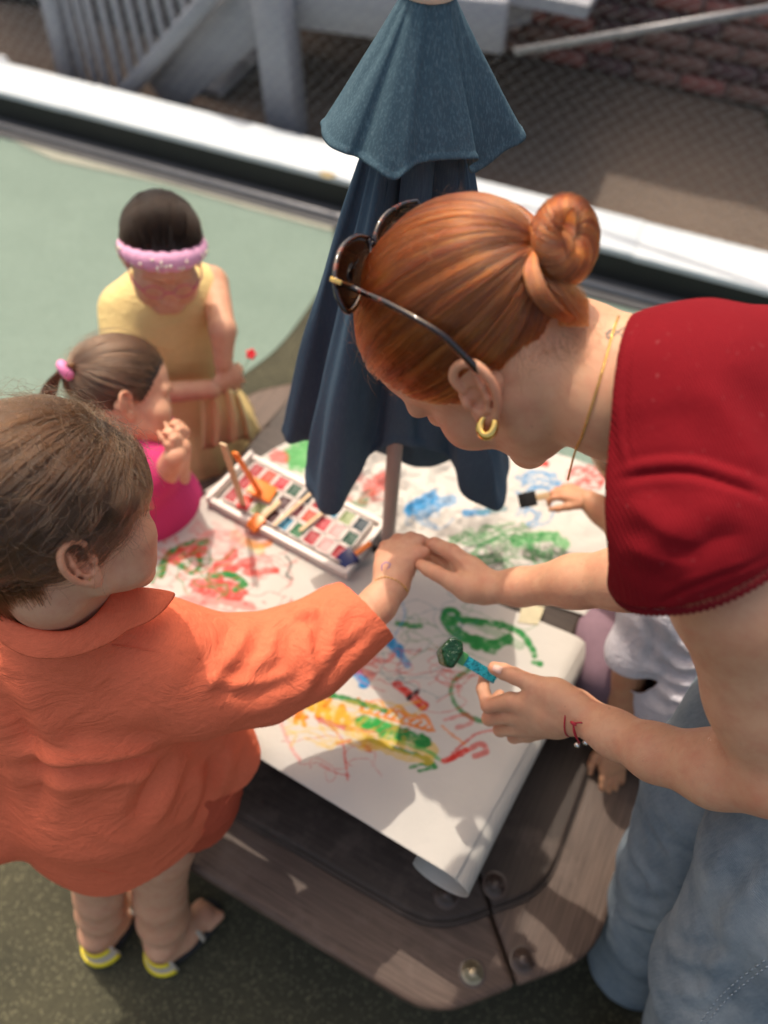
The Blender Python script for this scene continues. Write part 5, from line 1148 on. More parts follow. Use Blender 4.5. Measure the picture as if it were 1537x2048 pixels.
# hair: pulled back loosely, wisps standing off
HL_OFF[0] = .020; nca0 = unit(HC.p(0, -.020, -.03) - D(150, 1300, .88))
hc_ = cap_mesh(HC, 'hair', capmat('brown_scalp', (.020, .010, .006)), coral, .0045)
g_ = np.random.default_rng(21)
hs = swept_hair(HC, 15000, (.012, -.104, -.028), 15, 31, .006, .013, .05, 6, .0035)
kink = vnoise(hs.reshape(-1, 3), 60, 3).reshape(hs.shape[:2]); kink2 = vnoise(hs.reshape(-1, 3), 60, 9).reshape(hs.shape[:2]); kk_ = np.sin(np.linspace(0, math.pi, 15)) * .0035
hs += (kink * kk_)[..., None] * HC.B[2] + (kink2 * kk_)[..., None] * HC.B[0]
hair_obj('hair_strands', hs, .00019, M_HBRN, hc_, .5)
def wisps(h, n, k, amp, L_, seed, parent, mat, region=None, rad=.00013, off=.014):
    g_ = np.random.default_rng(seed); P_ = np.zeros((n, k, 3)); R_ = scalp_dirs(n * 3, seed)
    if region is not None: R_ = R_[region(R_)]
    R_ = R_[:n]; n = len(R_); P_ = P_[:n]; G = unit(np.array((.012, -.104, -.028)) - [0, -.005, .045])
    tn_ = G - R_ * (R_ @ G)[:, None]; tn_ = tn_ / np.linalg.norm(tn_, axis=1)[:, None] + g_.normal(size=(n, 3)) * .7; cur = h.capsurf(R_, off); dr = tn_ / np.linalg.norm(tn_, axis=1)[:, None]; sp = g_.normal(size=(n, 3)) * amp
    for i in range(k):
        P_[:, i] = cur; dr = dr + np.cross(sp, dr) + g_.normal(size=(n, 3)) * .03 ; dr /= np.linalg.norm(dr, axis=1)[:, None]; dr = dr - R_ * np.clip((dr * R_).sum(1), -1, 1)[:, None] * .35; cur = cur + dr * (L_ * g_.uniform(.5, 1.2, n))[:, None] / k
    return hair_obj('hair_wisps', h.P(P_), rad, mat, parent, .4)
wisps(HC, 900, 14, .20, .085, 5, hc_, M_HBRN, None, .00016)
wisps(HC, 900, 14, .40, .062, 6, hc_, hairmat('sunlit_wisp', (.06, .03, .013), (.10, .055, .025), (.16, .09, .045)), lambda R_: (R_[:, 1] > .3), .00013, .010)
P_ = np.zeros((1500, 14, 3)); 
for j in range(1500):                                         # locks over the temple and forehead
    s0 = g_.uniform(); a = HC.p(-.066 + .02 * s0 * s0, .030 + .045 * s0, .030 + .05 * s0); d0 = unit(HC.B[2] * -1.0 + HC.B[1] * g_.uniform(-.2, .6) - HC.B[0] * .25); c_ = a + g_.normal(size=3) * .003; L_ = g_.uniform(.015, .045) * (1.2 - .5 * s0); cu = g_.normal() * .12
    for i in range(14): P_[j, i] = c_; c_ = c_ + d0 * L_ / 13; d0 = unit(d0 + HC.B[1] * cu * .5 - HC.B[0] * .03)
hair_obj('hair_lock', P_[:500], .00012, M_HBRN, hc_, .3)
n = 3200; P_ = np.zeros((n, 14, 3)); k5 = g_.uniform(0, 1, n); l5 = g_.uniform(-.060, .050, n)     # front hair lifted into a soft puff
f5 = .082 - .28 * np.abs(l5) ** 1.6 * 6 - .02 * k5; f5 = np.clip(f5, .03, .09); n3 = vnoise(np.stack([l5 * 60, k5 * 3, k5 * 0], 1), 1, 4)
C0 = np.array([0, -.005, .045]); R5 = np.stack([l5, f5, .052 + .02 * k5 + .0 * l5], 1) - C0; R5 /= np.linalg.norm(R5, axis=1)[:, None]; G5 = unit(np.array((.012, -.104, -.028)) - C0)
for i, t in enumerate(np.linspace(0, 1, 14)):
    Dv_ = slerp(R5, np.tile(G5, (n, 1)), t * .42); off = .001 + (.012 + .006 * n3 + .006 * g_.uniform(size=n) * 0) * np.sin(math.pi * min(1, t * 1.05)) ** .8 * (.4 + .6 * k5); P_[:, i] = HC.capsurf(Dv_, off[:, None] + .010 * t)
P_ = HC.P(P_); kk2 = vnoise(P_.reshape(-1, 3), 55, 3).reshape(P_.shape[:2]); kk3 = vnoise(P_.reshape(-1, 3), 55, 8).reshape(P_.shape[:2]); P_ += (kk2 * .004)[..., None] * HC.B[2] + (kk3 * .004)[..., None] * HC.B[0]
hair_obj('hair_strands', P_, .00018, M_HBRN, hc_, .4)
HL_OFF[0] = 0.0
path = catmull([HC.p(.012, -.108, -.03), D(5, 1200, .76), D(-6, 1260, .80), D(8, 1300, .83)], 5); n = 1500; P_ = np.zeros((n, len(path), 3)); a_ = g_.uniform(0, 6.28, n); r_ = np.sqrt(g_.uniform(0, 1, n))
for i in range(len(path)): P_[:, i] = path[i] + ((.020 - .012 * i / len(path)) * r_ * np.cos(a_))[:, None] * (RC @ np.array([1, 0, 0])) + (.015 * r_ * np.sin(a_))[:, None] * (RC @ np.array([0, 0, 1.]))
hair_obj('ponytail', P_, .0002, M_HBRN, hc_, .5)
n = 4200; P_ = np.zeros((n, 12, 3)); l5 = g_.uniform(-.052, .060, n); f5 = -.096 + 1.0 * np.abs(l5) ** 1.5 * 4.6 + g_.normal(size=n) * .004; u5 = g_.uniform(-.035, .010, n)   # hair over the nape
for j in range(n):
    a = np.array([l5[j], f5[j], u5[j]]); q = HC.p(*(np.array([0, -.005, .02]) + (a - [0, -.005, .02]) * 1.04)); e_ = nb_ + (HC.p(l5[j] * .9, f5[j] * .72, -.06) - HC.p(0, -.025, -.065)) * (1 + .2 * g_.uniform()) + nca0 * -.022 * g_.uniform(-.1, 1.4); m5 = (q + e_) / 2 - HC.B[1] * .012 * g_.uniform(.2, 1); w5 = g_.normal() * .004
    for i, t in enumerate(np.linspace(0, 1, 12)): P_[j, i] = q * (1 - t) ** 2 + 2 * m5 * t * (1 - t) + e_ * t * t + HC.B[0] * w5 * math.sin(t * 5)
hair_obj('nape_hair', P_, .00018, M_HBRN, hc_, .5)
# lashes and brow
P_ = np.zeros((26, 6, 3)); 
for j in range(26):
    u_ = j / 25; a = HC.p(-.043 + .024 * u_, .087 - .006 * (1 - u_) ** 1, .006 - .002 * abs(u_ - .5)); d0 = unit(HC.B[1] * 1.0 - HC.B[0] * (.8 - u_ * .8) + HC.B[2] * -.25)
    for i in range(6): P_[j, i] = a; a = a + d0 * .0020; d0 = unit(d0 + HC.B[2] * .22)
hair_obj('eyelashes', P_, .00022, M_HBRN, coral, .3)
P_ = np.zeros((160, 5, 3))
for j in range(160):
    u_ = g_.uniform(); a = HC.p(-.048 + .034 * u_, .078 + .014 * math.sin(u_ * 1.6), .024 + .004 * math.sin(u_ * 3) + g_.normal() * .0012); d0 = unit(-HC.B[0] + HC.B[2] * .25 - HC.B[1] * .5)
    for i in range(5): P_[j, i] = a; a = a + d0 * .0014
hair_obj('eyebrow', P_, .00012, M_HBRN, coral, .3)
# paperclip-shaped gold earring
_e = HC.p(-.0745, -.004, -.028); ew = D(178, 1156, float(proj([_e])[2][0]) - .004); pc = [ew + (RC @ np.array([.0019 * math.cos(a) * (1) + .0008 * math.sin(a), .0058 * math.sin(a) if abs(math.sin(a)) < .99 else .0058 * math.sin(a), .002 * math.cos(a)])) for a in np.linspace(0, 2 * math.pi, 24, endpoint=False)]
MB().tube(pc, .00055, 6, closed=True).build('gold_earring', M_GOLD, coral, smooth=True)
# gold bead bracelet and a violet drawing on the hand
def skinpt(px, py, lift=.001):
    dd = (cx_ - px) ** 2 + (cy_ - py) ** 2; c = np.where((dd < 12 ** 2) & cvis)[0]
    if not len(c): return D(px, py, 1.0)
    c = c[cz_[c] < cz_[c].min() + .02]; return D(px, py, cz_[c][np.argsort(dd[c])[:4]].mean() - lift)
bp_ = catmull([(752, 1160), (770, 1154), (792, 1160), (808, 1172), (815, 1182)], 3); bm_ = MB()
for x, y in bp_: q = skinpt(x, y, .0012); bm_.tube([q - ZUP * .0011, q - ZUP * .0006, q + ZUP * .0006, q + ZUP * .0011], [.0004, .0012, .0012, .0004], 7)
bm_.tube([skinpt(x, y, .0005) for x, y in bp_], .0003, 5); bm_.build('gold_bracelet', M_GOLD, coral, smooth=True)
MB().tube([skinpt(x, y, .0001) for x, y in ((764, 1142), (764, 1130), (772, 1124), (782, 1128), (776, 1138))], .0007, 5).build('drawn_mark', simple('violet_ink', (.20, .12, .42), .5), coral, smooth=True)
# coral shirt
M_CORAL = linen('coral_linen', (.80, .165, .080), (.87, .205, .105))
S_ = Sdf(.0030)
HB_ = D(222, 1764, 1.07); HA_ = HB_ + np.array([-.020, .145, 0])
S_.chain([D(140, 1262, .86), D(190, 1370, .96), D(215, 1500, 1.06), HA_, HA_ - ZUP * .2], [.078, .114, .132, .143, .150], .05)
S_.cone(D(330, 1320, .89), D(30, 1290, .86), .058, .062, .05); S_.cone(nb_ + unit(HC.p(0, -.020, -.03) - D(150, 1300, .88)) * .03, D(150, 1290, .87), .047, .080, .02)
S_.chain([D(320, 1315, .885), D(400, 1350, .92), D(520, 1338, .955), D(610, 1304, .975), D(690, 1250, .99), D(742, 1220, .998), D(790, 1192, 1.01)], [.066, .069, .0640, .057, .048, .0375, .034], .025)
S_.chain([D(60, 1330, .89), D(-60, 1450, .96), D(-40, 1620, 1.02)], [.07, .075, .07], .04)
S_.cone(D(430, 1480, 1.10), D(500, 1500, 1.12), .035, .020, .04); S_.cone(D(400, 1420, 1.04), D(470, 1530, 1.12), .04, .03, .05)
V, Fq = S_.mesh()
hpl = [D(0, 1622, 1.06), HB_, D(492, 1555, 1.10)]; hn = unit(np.cross(hpl[1] - hpl[0], hpl[2] - hpl[0])); hn = hn if hn[2] > 0 else -hn
V, Fq = cut(V, Fq, lambda P: (P - hpl[0]) @ hn + .010 * np.sin((P[:, 0] + P[:, 1]) * 22))
cpl = D(738, 1228, 1.0); can = unit(D(700, 1262, .992) - D(790, 1190, 1.012) + (RC @ np.array([.0, -.012, 0])))
V, Fq = cut(V, Fq, lambda P: np.maximum((P - cpl) @ can, np.linalg.norm(P - cpl, axis=1) - .10))
nca = unit(HC.p(0, -.020, -.03) - D(150, 1300, .88)); nbc = nb_ + nca * .026; nco = nbc + nca * .004
V, Fq = cut(V, Fq, lambda P: np.maximum(-(P - nco) @ nca, (np.linalg.norm(np.cross(P - nb_, nca), axis=1) - .048) * 1.0))
V, Fq = cut(V, Fq, lambda P: -(P - nco) @ nca + .022)
V = smooth(V, Fq, 3); N = vnormals(V, Fq)
V = V + N * (.0026 * vnoise(V, 9, 4) + .0007 * vnoise(V * [1, 1, .7], 30, 8))[:, None]
sp_ = D(330, 1320, .89)
F1 = [([(500, 1245), (478, 1295), (430, 1350), (400, 1400)], .010, .0045), ([(395, 1352), (492, 1368), (593, 1345)], .007, .0030), ([(616, 1230), (610, 1285), (622, 1344), (596, 1405)], .009, .0048),
      ([(588, 1238), (612, 1228), (640, 1232)], .008, .0090), ([(735, 1265), (675, 1325), (628, 1390)], .009, -.0035), ([(550, 1250), (540, 1300), (490, 1360)], .010, .0038), ([(460, 1430), (540, 1410), (620, 1370)], .012, .0030), ([(695, 1205), (665, 1270), (655, 1330)], .008, .0032),
      ([(30, 1532), (150, 1542), (260, 1530), (340, 1505)], .012, -.009), ([(20, 1500), (150, 1512), (260, 1500), (345, 1480)], .014, .006), ([(341, 1500), (300, 1570), (268, 1640)], .014, -.007), ([(375, 1500), (340, 1580), (300, 1660)], .014, .006), ([(425, 1500), (420, 1580), (380, 1660)], .014, -.006), ([(400, 1490), (395, 1560), (360, 1650)], .012, .004), ([(455, 1490), (450, 1540), (430, 1590)], .012, .004),
      ([(0, 1380), (50, 1470), (80, 1560), (60, 1640)], .016, -.008), ([(30, 1350), (90, 1430), (120, 1500)], .016, .005), ([(120, 1370), (230, 1392), (340, 1380)], .016, -.0015), ([(130, 1600), (190, 1660), (270, 1690)], .010, .002)]
V = fold(V, N, F1)
shirt = mesh_obj('coral_shirt', V, Fq, M_CORAL, coral); s = shirt.modifiers.new('thick', 'SOLIDIFY'); s.thickness = .0014; s.offset = 1
sx_, sy_, sz_ = proj(V)
def flap(name, rows, mat, parent, lift, k=7, th=.0012, lifts=None):   # cloth flap lying on the shirt: rows of pixel points
    R_ = [catmull([onmesh(V, sx_, sy_, sz_, x, y, lift if lifts is None else lifts[i]) for x, y in r], k) for i, r in enumerate(rows)]; m_ = len(R_[0]); n_ = len(R_)
    o = mesh_obj(name, np.concatenate(R_), [(i * m_ + j, (i + 1) * m_ + j, (i + 1) * m_ + j + 1, i * m_ + j + 1) for i in range(n_ - 1) for j in range(m_ - 1)], mat, parent)
    s = o.modifiers.new('thick', 'SOLIDIFY'); s.thickness = th; s2 = o.modifiers.new('sub', 'SUBSURF'); s2.levels = s2.render_levels = 2; return o
def seam(pts, r=.0007, lift=.0013):
    q = [onmesh(V, sx_, sy_, sz_, x, y, lift) for x, y in catmull(np.array(pts, float), 5)]; q = np.array(q)
    for _ in range(3): q[1:-1] = (q[:-2] + q[1:-1] * 2 + q[2:]) / 4
    MB().tube(q, r, 6).build('seam', M_CORAL, shirt, smooth=True)
seam([(447, 1232), (433, 1272), (405, 1316), (388, 1350), (371, 1400), (366, 1462)]); seam([(712, 1192), (734, 1222), (728, 1262), (708, 1292)]); seam([(224, 1290), (313, 1303), (400, 1318)]); seam([(18, 1606), (120, 1702), (222, 1748), (320, 1735), (420, 1650), (482, 1560)], .0008)
# collar: rises round the neck, turns over and lies on the shoulders, open at the front
bk = -HC.B[1] - nca * (-HC.B[1] @ nca); bk = unit(bk); sd5 = np.cross(nca, bk); n_ = 72; rows = []
for j, (tt_, ) in enumerate([(v_,) for v_ in (0, .18, .34, .5, .66, .83, 1.0)]):
    row = []
    for i in range(n_):
        ph = math.radians(-162 + 324 * i / (n_ - 1)); w5 = .034 + .042 * max(0, 1 - (162 - abs(math.degrees(ph))) / 40) * (1.0 if i > n_ / 2 else 1.4); dr5 = bk * math.cos(ph) + sd5 * math.sin(ph)
        fr5 = max(0, (abs(math.degrees(ph)) - 60) / 90)
        if tt_ < .34: r5 = .0445 + .004 * (tt_ / .34); h5 = .004 + .026 * math.sin(tt_ / .34 * math.pi / 2) * (1 - .55 * fr5)
        else: k5 = (tt_ - .34) / .66; r5 = .0500 + w5 * k5 * (.62 + .25 * fr5); h5 = .030 * (1 - .55 * fr5) - w5 * k5 * .50 + .004 * math.sin(k5 * math.pi)
        row.append(nbc + nca * h5 + dr5 * (r5 + .0012 * math.sin(ph * 5 + tt_ * 3)))
    rows.append(row)
o = mesh_obj('collar', np.concatenate(rows), [(i * n_ + j, (i + 1) * n_ + j, (i + 1) * n_ + j + 1, i * n_ + j + 1) for i in range(6) for j in range(n_ - 1)], M_CORAL, shirt)
o.modifiers.new('t', 'SOLIDIFY').thickness = .0018; s2 = o.modifiers.new('s', 'SUBSURF'); s2.levels = s2.render_levels = 1
M_UND = simple('white_cotton', (.62, .57, .60), .9, .1, 60)
nk2 = []
for r0, z0 in ((.0395, -.022), (.0405, -.012), (.044, .01)):
    ax_ = unit(HC.p(0, -.025, -.065) - nb_); a1 = unit(np.cross(ax_, RC @ np.array([0, 0, 1.]))); a2 = np.cross(ax_, a1); nk2.append([nb_ + ax_ * (.010 - z0) + r0 * (math.cos(t) * a1 + math.sin(t) * a2) for t in np.linspace(0, 2 * math.pi, 32, endpoint=False)])
mesh_obj('undershirt', np.concatenate(nk2), [(i * 32 + j, i * 32 + (j + 1) % 32, (i + 1) * 32 + (j + 1) % 32, (i + 1) * 32 + j) for i in range(2) for j in range(32)], M_UND, coral)
# shorts under the shirt
S_ = Sdf(.004); S_.chain([D(320, 1540, 1.15), HA_ + np.array([.085, .01, .02]), HA_ + np.array([.09, .0, -.15])], [.090, .095, .10], .03)
v, f_ = S_.mesh(); hq = [D(400, 1738, 1.16), D(330, 1762, 1.15), D(484, 1600, 1.14)]; hn2 = unit(np.cross(hq[1] - hq[0], hq[2] - hq[0])); hn2 = hn2 if hn2[2] > 0 else -hn2
v, f_ = cut(v, f_, lambda P: (P - hq[0]) @ hn2 ); v = smooth(v, f_, 3); nn_ = vnormals(v, f_); v += nn_ * (.004 * vnoise(v, 22, 2))[:, None]
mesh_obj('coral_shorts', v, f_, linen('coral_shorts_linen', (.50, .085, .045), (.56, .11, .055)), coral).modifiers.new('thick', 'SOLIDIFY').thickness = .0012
# sandals
M_SOLE = simple('black_sole', (.01, .01, .011), .6); M_YEL = simple('yellow_strap', (.85, .68, .03), .5, .08); M_CRM = simple('cream_strap', (.55, .47, .38), .6, .12)
for h_, t_ in FEET:
    d = unit(t_ - h_); s = np.cross(d, ZUP); pl = []
    for a in np.linspace(0, 2 * math.pi, 28, endpoint=False):
        c_, n_ = math.cos(a), math.sin(a); L_ = np.linalg.norm(t_ - h_) / 2 + .036; pl.append(((h_ + t_) / 2 + d * L_ * np.sign(c_) * abs(c_) ** .8 + s * .034 * np.sign(n_) * abs(n_) ** .8)[:2])
    sl = MB().prism(pl, .004, .020).build('sandal', M_SOLE, coral, bevel=.004)
    def band(nm, z0, z1, r_, m2, a0, a1):
        V_ = []; k_ = 22
        for z in np.linspace(z0, z1, 4):
            rr_ = r_ * (1.32 - .50 * z / .065)
            for a in np.linspace(a0, a1, k_): V_.append([*(h_ + d * (-math.cos(a)) * rr_ * 1.05 + s * math.sin(a) * rr_)[:2], z])
        o = mesh_obj(nm, V_, [(i * k_ + j, i * k_ + j + 1, (i + 1) * k_ + j + 1, (i + 1) * k_ + j) for i in range(3) for j in range(k_ - 1)], m2, sl); q = o.modifiers.new('t', 'SOLIDIFY'); q.thickness = .0025
    band('heel_cup', .018, .062, .0345, M_CRM, -1.5, 1.5); band('yellow_stripe', .054, .064, .0362, M_YEL, -1.3, 1.3); band('yellow_stripe', .020, .031, .0365, M_YEL, -1.4, 1.4)
    mb = MB(); mb.tube([(h_ * .25 + t_ * .75) + s * .034 * math.cos(a) + ZUP * (.0 + .032 * math.sin(a)) for a in np.linspace(0, math.pi, 12)], .006, 8, flat=.4); mb.build('toe_strap', M_CRM, sl, smooth=True)

wisps(HW, 260, 10, .18, .035, 15, hw, M_HRED, None, .00008, .010)
# ------------------------------------------------------------------ girl in the yellow dress
HY = Head(D(326.3, 512.3, 1.364), np.stack([RC @ unit(v) for v in ((.945, .135, -.298), (.250, -.880, .400), (.213, .452, .867))]), .80, True)
bx_, by_ = float(HY.p(0, -.03, -.08)[0]) - .005, float(HY.p(0, -.03, -.08)[1]) + .01
def Y(z, dx=0., dy=0.): return np.array([bx_ + dx, by_ + dy, z])
zt = float(HY.p(0, -.02, -.09)[2])
fy = unit([.45, -.85, 0]); sy_ = unit([.88, .47, 0])           # the way her chest faces, and her left
parts = []; S_ = Sdf(.0030); HY.sculpt(S_)
S_.chain([HY.p(0, -.02, -.03), HY.p(0, -.03, -.08), Y(zt - .02)], [.036, .032, .036], .02)
S_.chain([Y(zt - .04), Y(zt - .16), Y(zt - .26)], [.055, .066, .062], .03)
for sg in (-1, 1): S_.cone(Y(zt - .03), Y(zt - .045) + sy_ * .085 * sg, .035, .030, .03)
HD = D(462, 752, 1.50); shl = Y(zt - .05) + sy_ * .092; shr = Y(zt - .05) - sy_ * .088
ell_ = D(446, 660, 1.44); elr = D(262, 790, 1.50)
S_.chain([shl, ell_, D(447, 725, 1.475)], [.030, .024, .018], .012); S_.chain([shr, elr, D(425, 778, 1.49)], [.030, .023, .018], .012)
parts.append(S_.mesh()); S_ = Sdf(.0024)
hand(S_, D(447, 725, 1.475), D(468, 765, 1.50) - D(447, 725, 1.475), CAM - HD, RC @ np.array([-1, 0, 0]), .62, .55)
hand(S_, D(425, 778, 1.49), D(470, 762, 1.505) - D(425, 778, 1.49), RC @ np.array([0, -.8, .5]), RC @ np.array([0, .7, .7]), .62, .6)
parts.append(S_.mesh()); parts.append(HY.ear(-1, .0016).mesh()); parts.append(HY.ear(1, .0016).mesh())
S_ = Sdf(.005)
for sg in (-1, 1): S_.chain([Y(.36) + sy_ * .035 * sg, Y(.22) + sy_ * .04 * sg, Y(.05) + sy_ * .05 * sg], [.036, .034, .026], .02); foot(S_, Y(.03) + sy_ * .05 * sg - fy * .03, Y(.03) + sy_ * .05 * sg + fy * .07)
S_.cone(Y(zt - .24), Y(.34), .054, .050, .03); parts.append(S_.mesh())
V, Fq = join(parts); yel = tag(mesh_obj('person', V, Fq, M_SKINC), 'small girl in a long yellow dress looking down at her joined hands', 'person', 'people painting at the table')
hy_ = cap_mesh(HY, 'hair', capmat('dark_scalp', (.012, .008, .006)), yel, .003, n=100)
hair_obj('hair_strands', swept_hair(HY, 7000, (0, -.098, .05), 11, 51, .004, .012, .0, 5, .002), .0003, M_HBLK, hy_, .8)
tl_ = catmull([HY.p(0, -.095, .05), HY.p(0, -.125, .0), HY.p(-.02, -.115, -.07), HY.p(-.02, -.10, -.15)], 4); g_ = np.random.default_rng(3); n = 2200; P_ = np.zeros((n, len(tl_), 3)); a_ = g_.uniform(0, 6.28, n); r_ = np.sqrt(g_.uniform(0, 1, n))
for i in range(len(tl_)): w_ = .018 + .012 * math.sin(math.pi * i / len(tl_)); P_[:, i] = tl_[i] + (w_ * r_ * np.cos(a_))[:, None] * HY.B[0] + (w_ * r_ * np.sin(a_))[:, None] * HY.B[1] * .8
hair_obj('ponytail', P_, .0003, M_HBLK, hy_, .6)
# headband: padded pink band set with pearls
M_PNKB = simple('pink_band', (.72, .36, .52), .8, .2, 120); M_PEARL = simple('pearl', (.78, .72, .58), .2, .05)
hb_ = empty('headband', 'padded pink headband with pearls across the forehead of the girl in yellow', 'headband'); bp2 = []
for a in np.linspace(math.radians(-8), math.radians(188), 40):
    sn_ = math.sin(a); bp2.append(HY.p(.083 * math.cos(a) * (1 + .03 * sn_), -.010 + .098 * max(sn_, -.1) ** 1.0, .030 + .042 * max(0, sn_)))
mb = MB(); K_ = len(bp2); mb.tube(bp2, [.0065 + .0085 * math.sin(math.pi * i / (K_ - 1)) ** .7 + .0012 * math.sin(i * 1.9) for i in range(K_)], 14, flat=1.15); mb.build('padded_band', M_PNKB, hb_, smooth=True)
g_ = np.random.default_rng(4)
pm = MB().tube([ZUP * .0026 * math.cos(a) for a in np.linspace(0, math.pi, 7)], [.0026 * math.sin(a) + .0001 for a in np.linspace(0, math.pi, 7)], 9).build('pearl', M_PEARL, hb_, smooth=True)
for j in range(36):
    o = pm if j == 0 else pm.copy()
    if j: COL.objects.link(o)
    i = int(g_.integers(5, K_ - 5)); c0 = HY.p(0, -.005, .045); rd_ = .0065 + .0085 * math.sin(math.pi * i / (K_ - 1)) ** .7; ou = unit(bp2[i] - c0); an_ = g_.uniform(-1.0, 1.0); tt2 = unit(np.cross(ou, bp2[i + 1] - bp2[i])); o.location = bp2[i] + rd_ * 1.02 * (ou * math.cos(an_) + tt2 * math.sin(an_))
# glasses
eg = empty('eyeglasses', 'thin pink-framed glasses on the nose of the girl in yellow', 'glasses'); M_PKF = simple('pink_frame', (.55, .06, .16), .3); M_CLR = Mt('clear_lens'); M_CLR.P(Base_Color=(1., 1., 1.), Roughness=.02, Transmission_Weight=1.0, IOR=1.1)
for sg in (-1, 1):
    q = [HY.p(sg * (.031 + .021 * math.cos(t)), .107 - .010 * abs(.031 + .021 * math.cos(t)) / .05, -.002 + .018 * math.sin(t)) for t in np.linspace(0, 2 * math.pi, 22, endpoint=False)]
    MB().tube(q, .0009, 6, closed=True).build('rim', M_PKF, eg, smooth=True)
    MB().tube([HY.p(sg * .052, .100, .0), HY.p(sg * .074, .07, .004), HY.p(sg * .080, .0, .008)], .0014, 6).build('temple_arm', M_PKF, eg, smooth=True)
MB().tube([HY.p(-.010, .107, .0), HY.p(0, .110, .004), HY.p(.010, .107, .0)], .0014, 6).build('bridge', M_PKF, eg, smooth=True)
# dress
M_YDR = linen('yellow_cotton', (.80, .58, .24), (.86, .66, .30), .6)
S_ = Sdf(.0042); S_.chain([Y(zt - .065), Y(zt - .15), Y(zt - .25), Y(zt - .30), Y(zt - .45), Y(.05)], [.078, .088, .084, .094, .135, .185], .025)
for sg in (-1, 1): S_.chain([Y(zt - .07) + sy_ * .040 * sg, Y(zt - .24) + sy_ * .022 * sg], [.070, .070], .03)
for sg in (-1, 1): S_.cone(Y(zt - .055) + sy_ * .04 * sg, Y(zt - .06) + sy_ * .078 * sg, .046, .042, .02)
S_.chain([shr + ZUP * -.015, shr * .45 + D(255, 740, 1.48) * .55], [.040, .046], .03)
v, f_ = S_.mesh(); v, f_ = cut(v, f_, lambda P: P[:, 2] - .07 - .02 * np.sin(np.arctan2(P[:, 1] - by_, P[:, 0] - bx_) * 5))
v, f_ = cut(v, f_, lambda P: np.maximum((zt - .040 - P[:, 2]), np.linalg.norm(P[:, :2] - [bx_, by_] - fy[:2] * .015, axis=1) - .058))
v = smooth(v, f_, 2); nn_ = vnormals(v, f_); ang = np.arctan2(v[:, 1] - by_, v[:, 0] - bx_); dn2 = np.clip((zt - .27 - v[:, 2]) / .25, 0, 1)
v = v + nn_ * (dn2 * (.006 * np.sin(ang * 9 + 1.2 * np.sin(ang * 3)) + .002 * np.sin(ang * 23)) + .002 * vnoise(v, 20, 3))[:, None]
dr_ = mesh_obj('yellow_dress', v, f_, M_YDR, yel); dr_.modifiers.new('t', 'SOLIDIFY').thickness = .0015
M_YPL = linen('yellow_drape', (.82, .64, .30), (.88, .70, .36), .6); mb = []; 
rows = [[D(400, 790, 1.52), D(430, 785, 1.50), D(462, 780, 1.49), D(480, 790, 1.50)], [D(405, 840, 1.56), D(440, 835, 1.54), D(475, 830, 1.53), D(498, 840, 1.55)], [D(408, 900, 1.62), D(442, 890, 1.60), D(485, 880, 1.58), D(510, 890, 1.60)]]
R_ = [catmull(r, 8) for r in rows]; R_ = [np.array([catmull([r[j] for r in R_], 6)[i] + RC @ np.array([0, 0, .012]) * math.sin(j * .9 + i * .1) for j in range(len(R_[0]))]) for i in range(13)]; m_ = len(R_[0])
o = mesh_obj('skirt_flounce', np.concatenate(R_), [(i * m_ + j, (i + 1) * m_ + j, (i + 1) * m_ + j + 1, i * m_ + j + 1) for i in range(12) for j in range(m_ - 1)], M_YPL, dr_); o.modifiers.new('t', 'SOLIDIFY').thickness = .0012
# red flower or petal by her hands
M_RPET = simple('red_petal', (.62, .008, .02), .5); fl_ = empty('flower', 'tiny bright red flower held up beyond the girl\'s hands', 'flower'); fc_ = D(503, 709, 1.47)
for k_ in range(5):
    a = k_ * 2 * math.pi / 5; u_ = RC @ np.array([math.cos(a), math.sin(a), .3]); MB().tube([fc_, fc_ + unit(u_) * .006, fc_ + unit(u_) * .0115], [.002, .0065, .002], 8, flat=.5).build('petal', M_RPET, fl_, smooth=True)
MB().tube([fc_, D(490, 735, 1.49), D(474, 760, 1.50)], .0008, 6).build('stem', simple('thin_green_stem', (.08, .16, .05), .5), fl_, smooth=True)
# ------------------------------------------------------------------ girl in the pink shirt
HP = Head(D(246.7, 802.1, 1.291), np.stack([RC @ unit(v) for v in ((-.459, .221, -.861), (.887, .068, -.456), (.042, .973, .227))]), .82, True)
nb2 = HP.p(0, -.03, -.085); px0, py0, zp = float(nb2[0]) + .03, float(nb2[1]) - .015, float(nb2[2])
def K(z, dx=0., dy=0.): return np.array([px0 + dx, py0 + dy, z])
fp = unit([.93, -.30, 0]); sp2 = np.array([-fp[1], fp[0], 0]) * 1.0
parts = []; S_ = Sdf(.0028); HP.sculpt(S_); S_.chain([HP.p(0, -.02, -.03), nb2, K(zp - .03)], [.036, .032, .036], .02)
S_.chain([K(zp - .05), K(zp - .16), K(zp - .26)], [.05, .058, .056], .03)
shn = K(zp - .05) - sp2 * .085; shf = K(zp - .05) + sp2 * .085
S_.chain([shn, D(322, 965, 1.32), D(350, 912, 1.24)], [.030, .024, .0185], .012); S_.chain([shf, D(352, 950, 1.36), D(362, 895, 1.27)], [.030, .023, .0175], .012)
parts.append(S_.mesh()); S_ = Sdf(.0024)
hand(S_, D(350, 912, 1.24), D(356, 850, 1.225) - D(350, 912, 1.24), RC @ np.array([.9, -.1, .4]), RC @ np.array([-.3, .0, 1]), .44, 1.1)
hand(S_, D(362, 895, 1.27), D(368, 840, 1.26) - D(362, 895, 1.27), RC @ np.array([.8, .1, .5]), RC @ np.array([0, .4, 1]), .44, 1.1)
parts.append(S_.mesh()); parts.append(HP.ear(-1, .0016).mesh())
S_ = Sdf(.005); S_.cone(K(zp - .25), K(.34), .056, .062, .02)
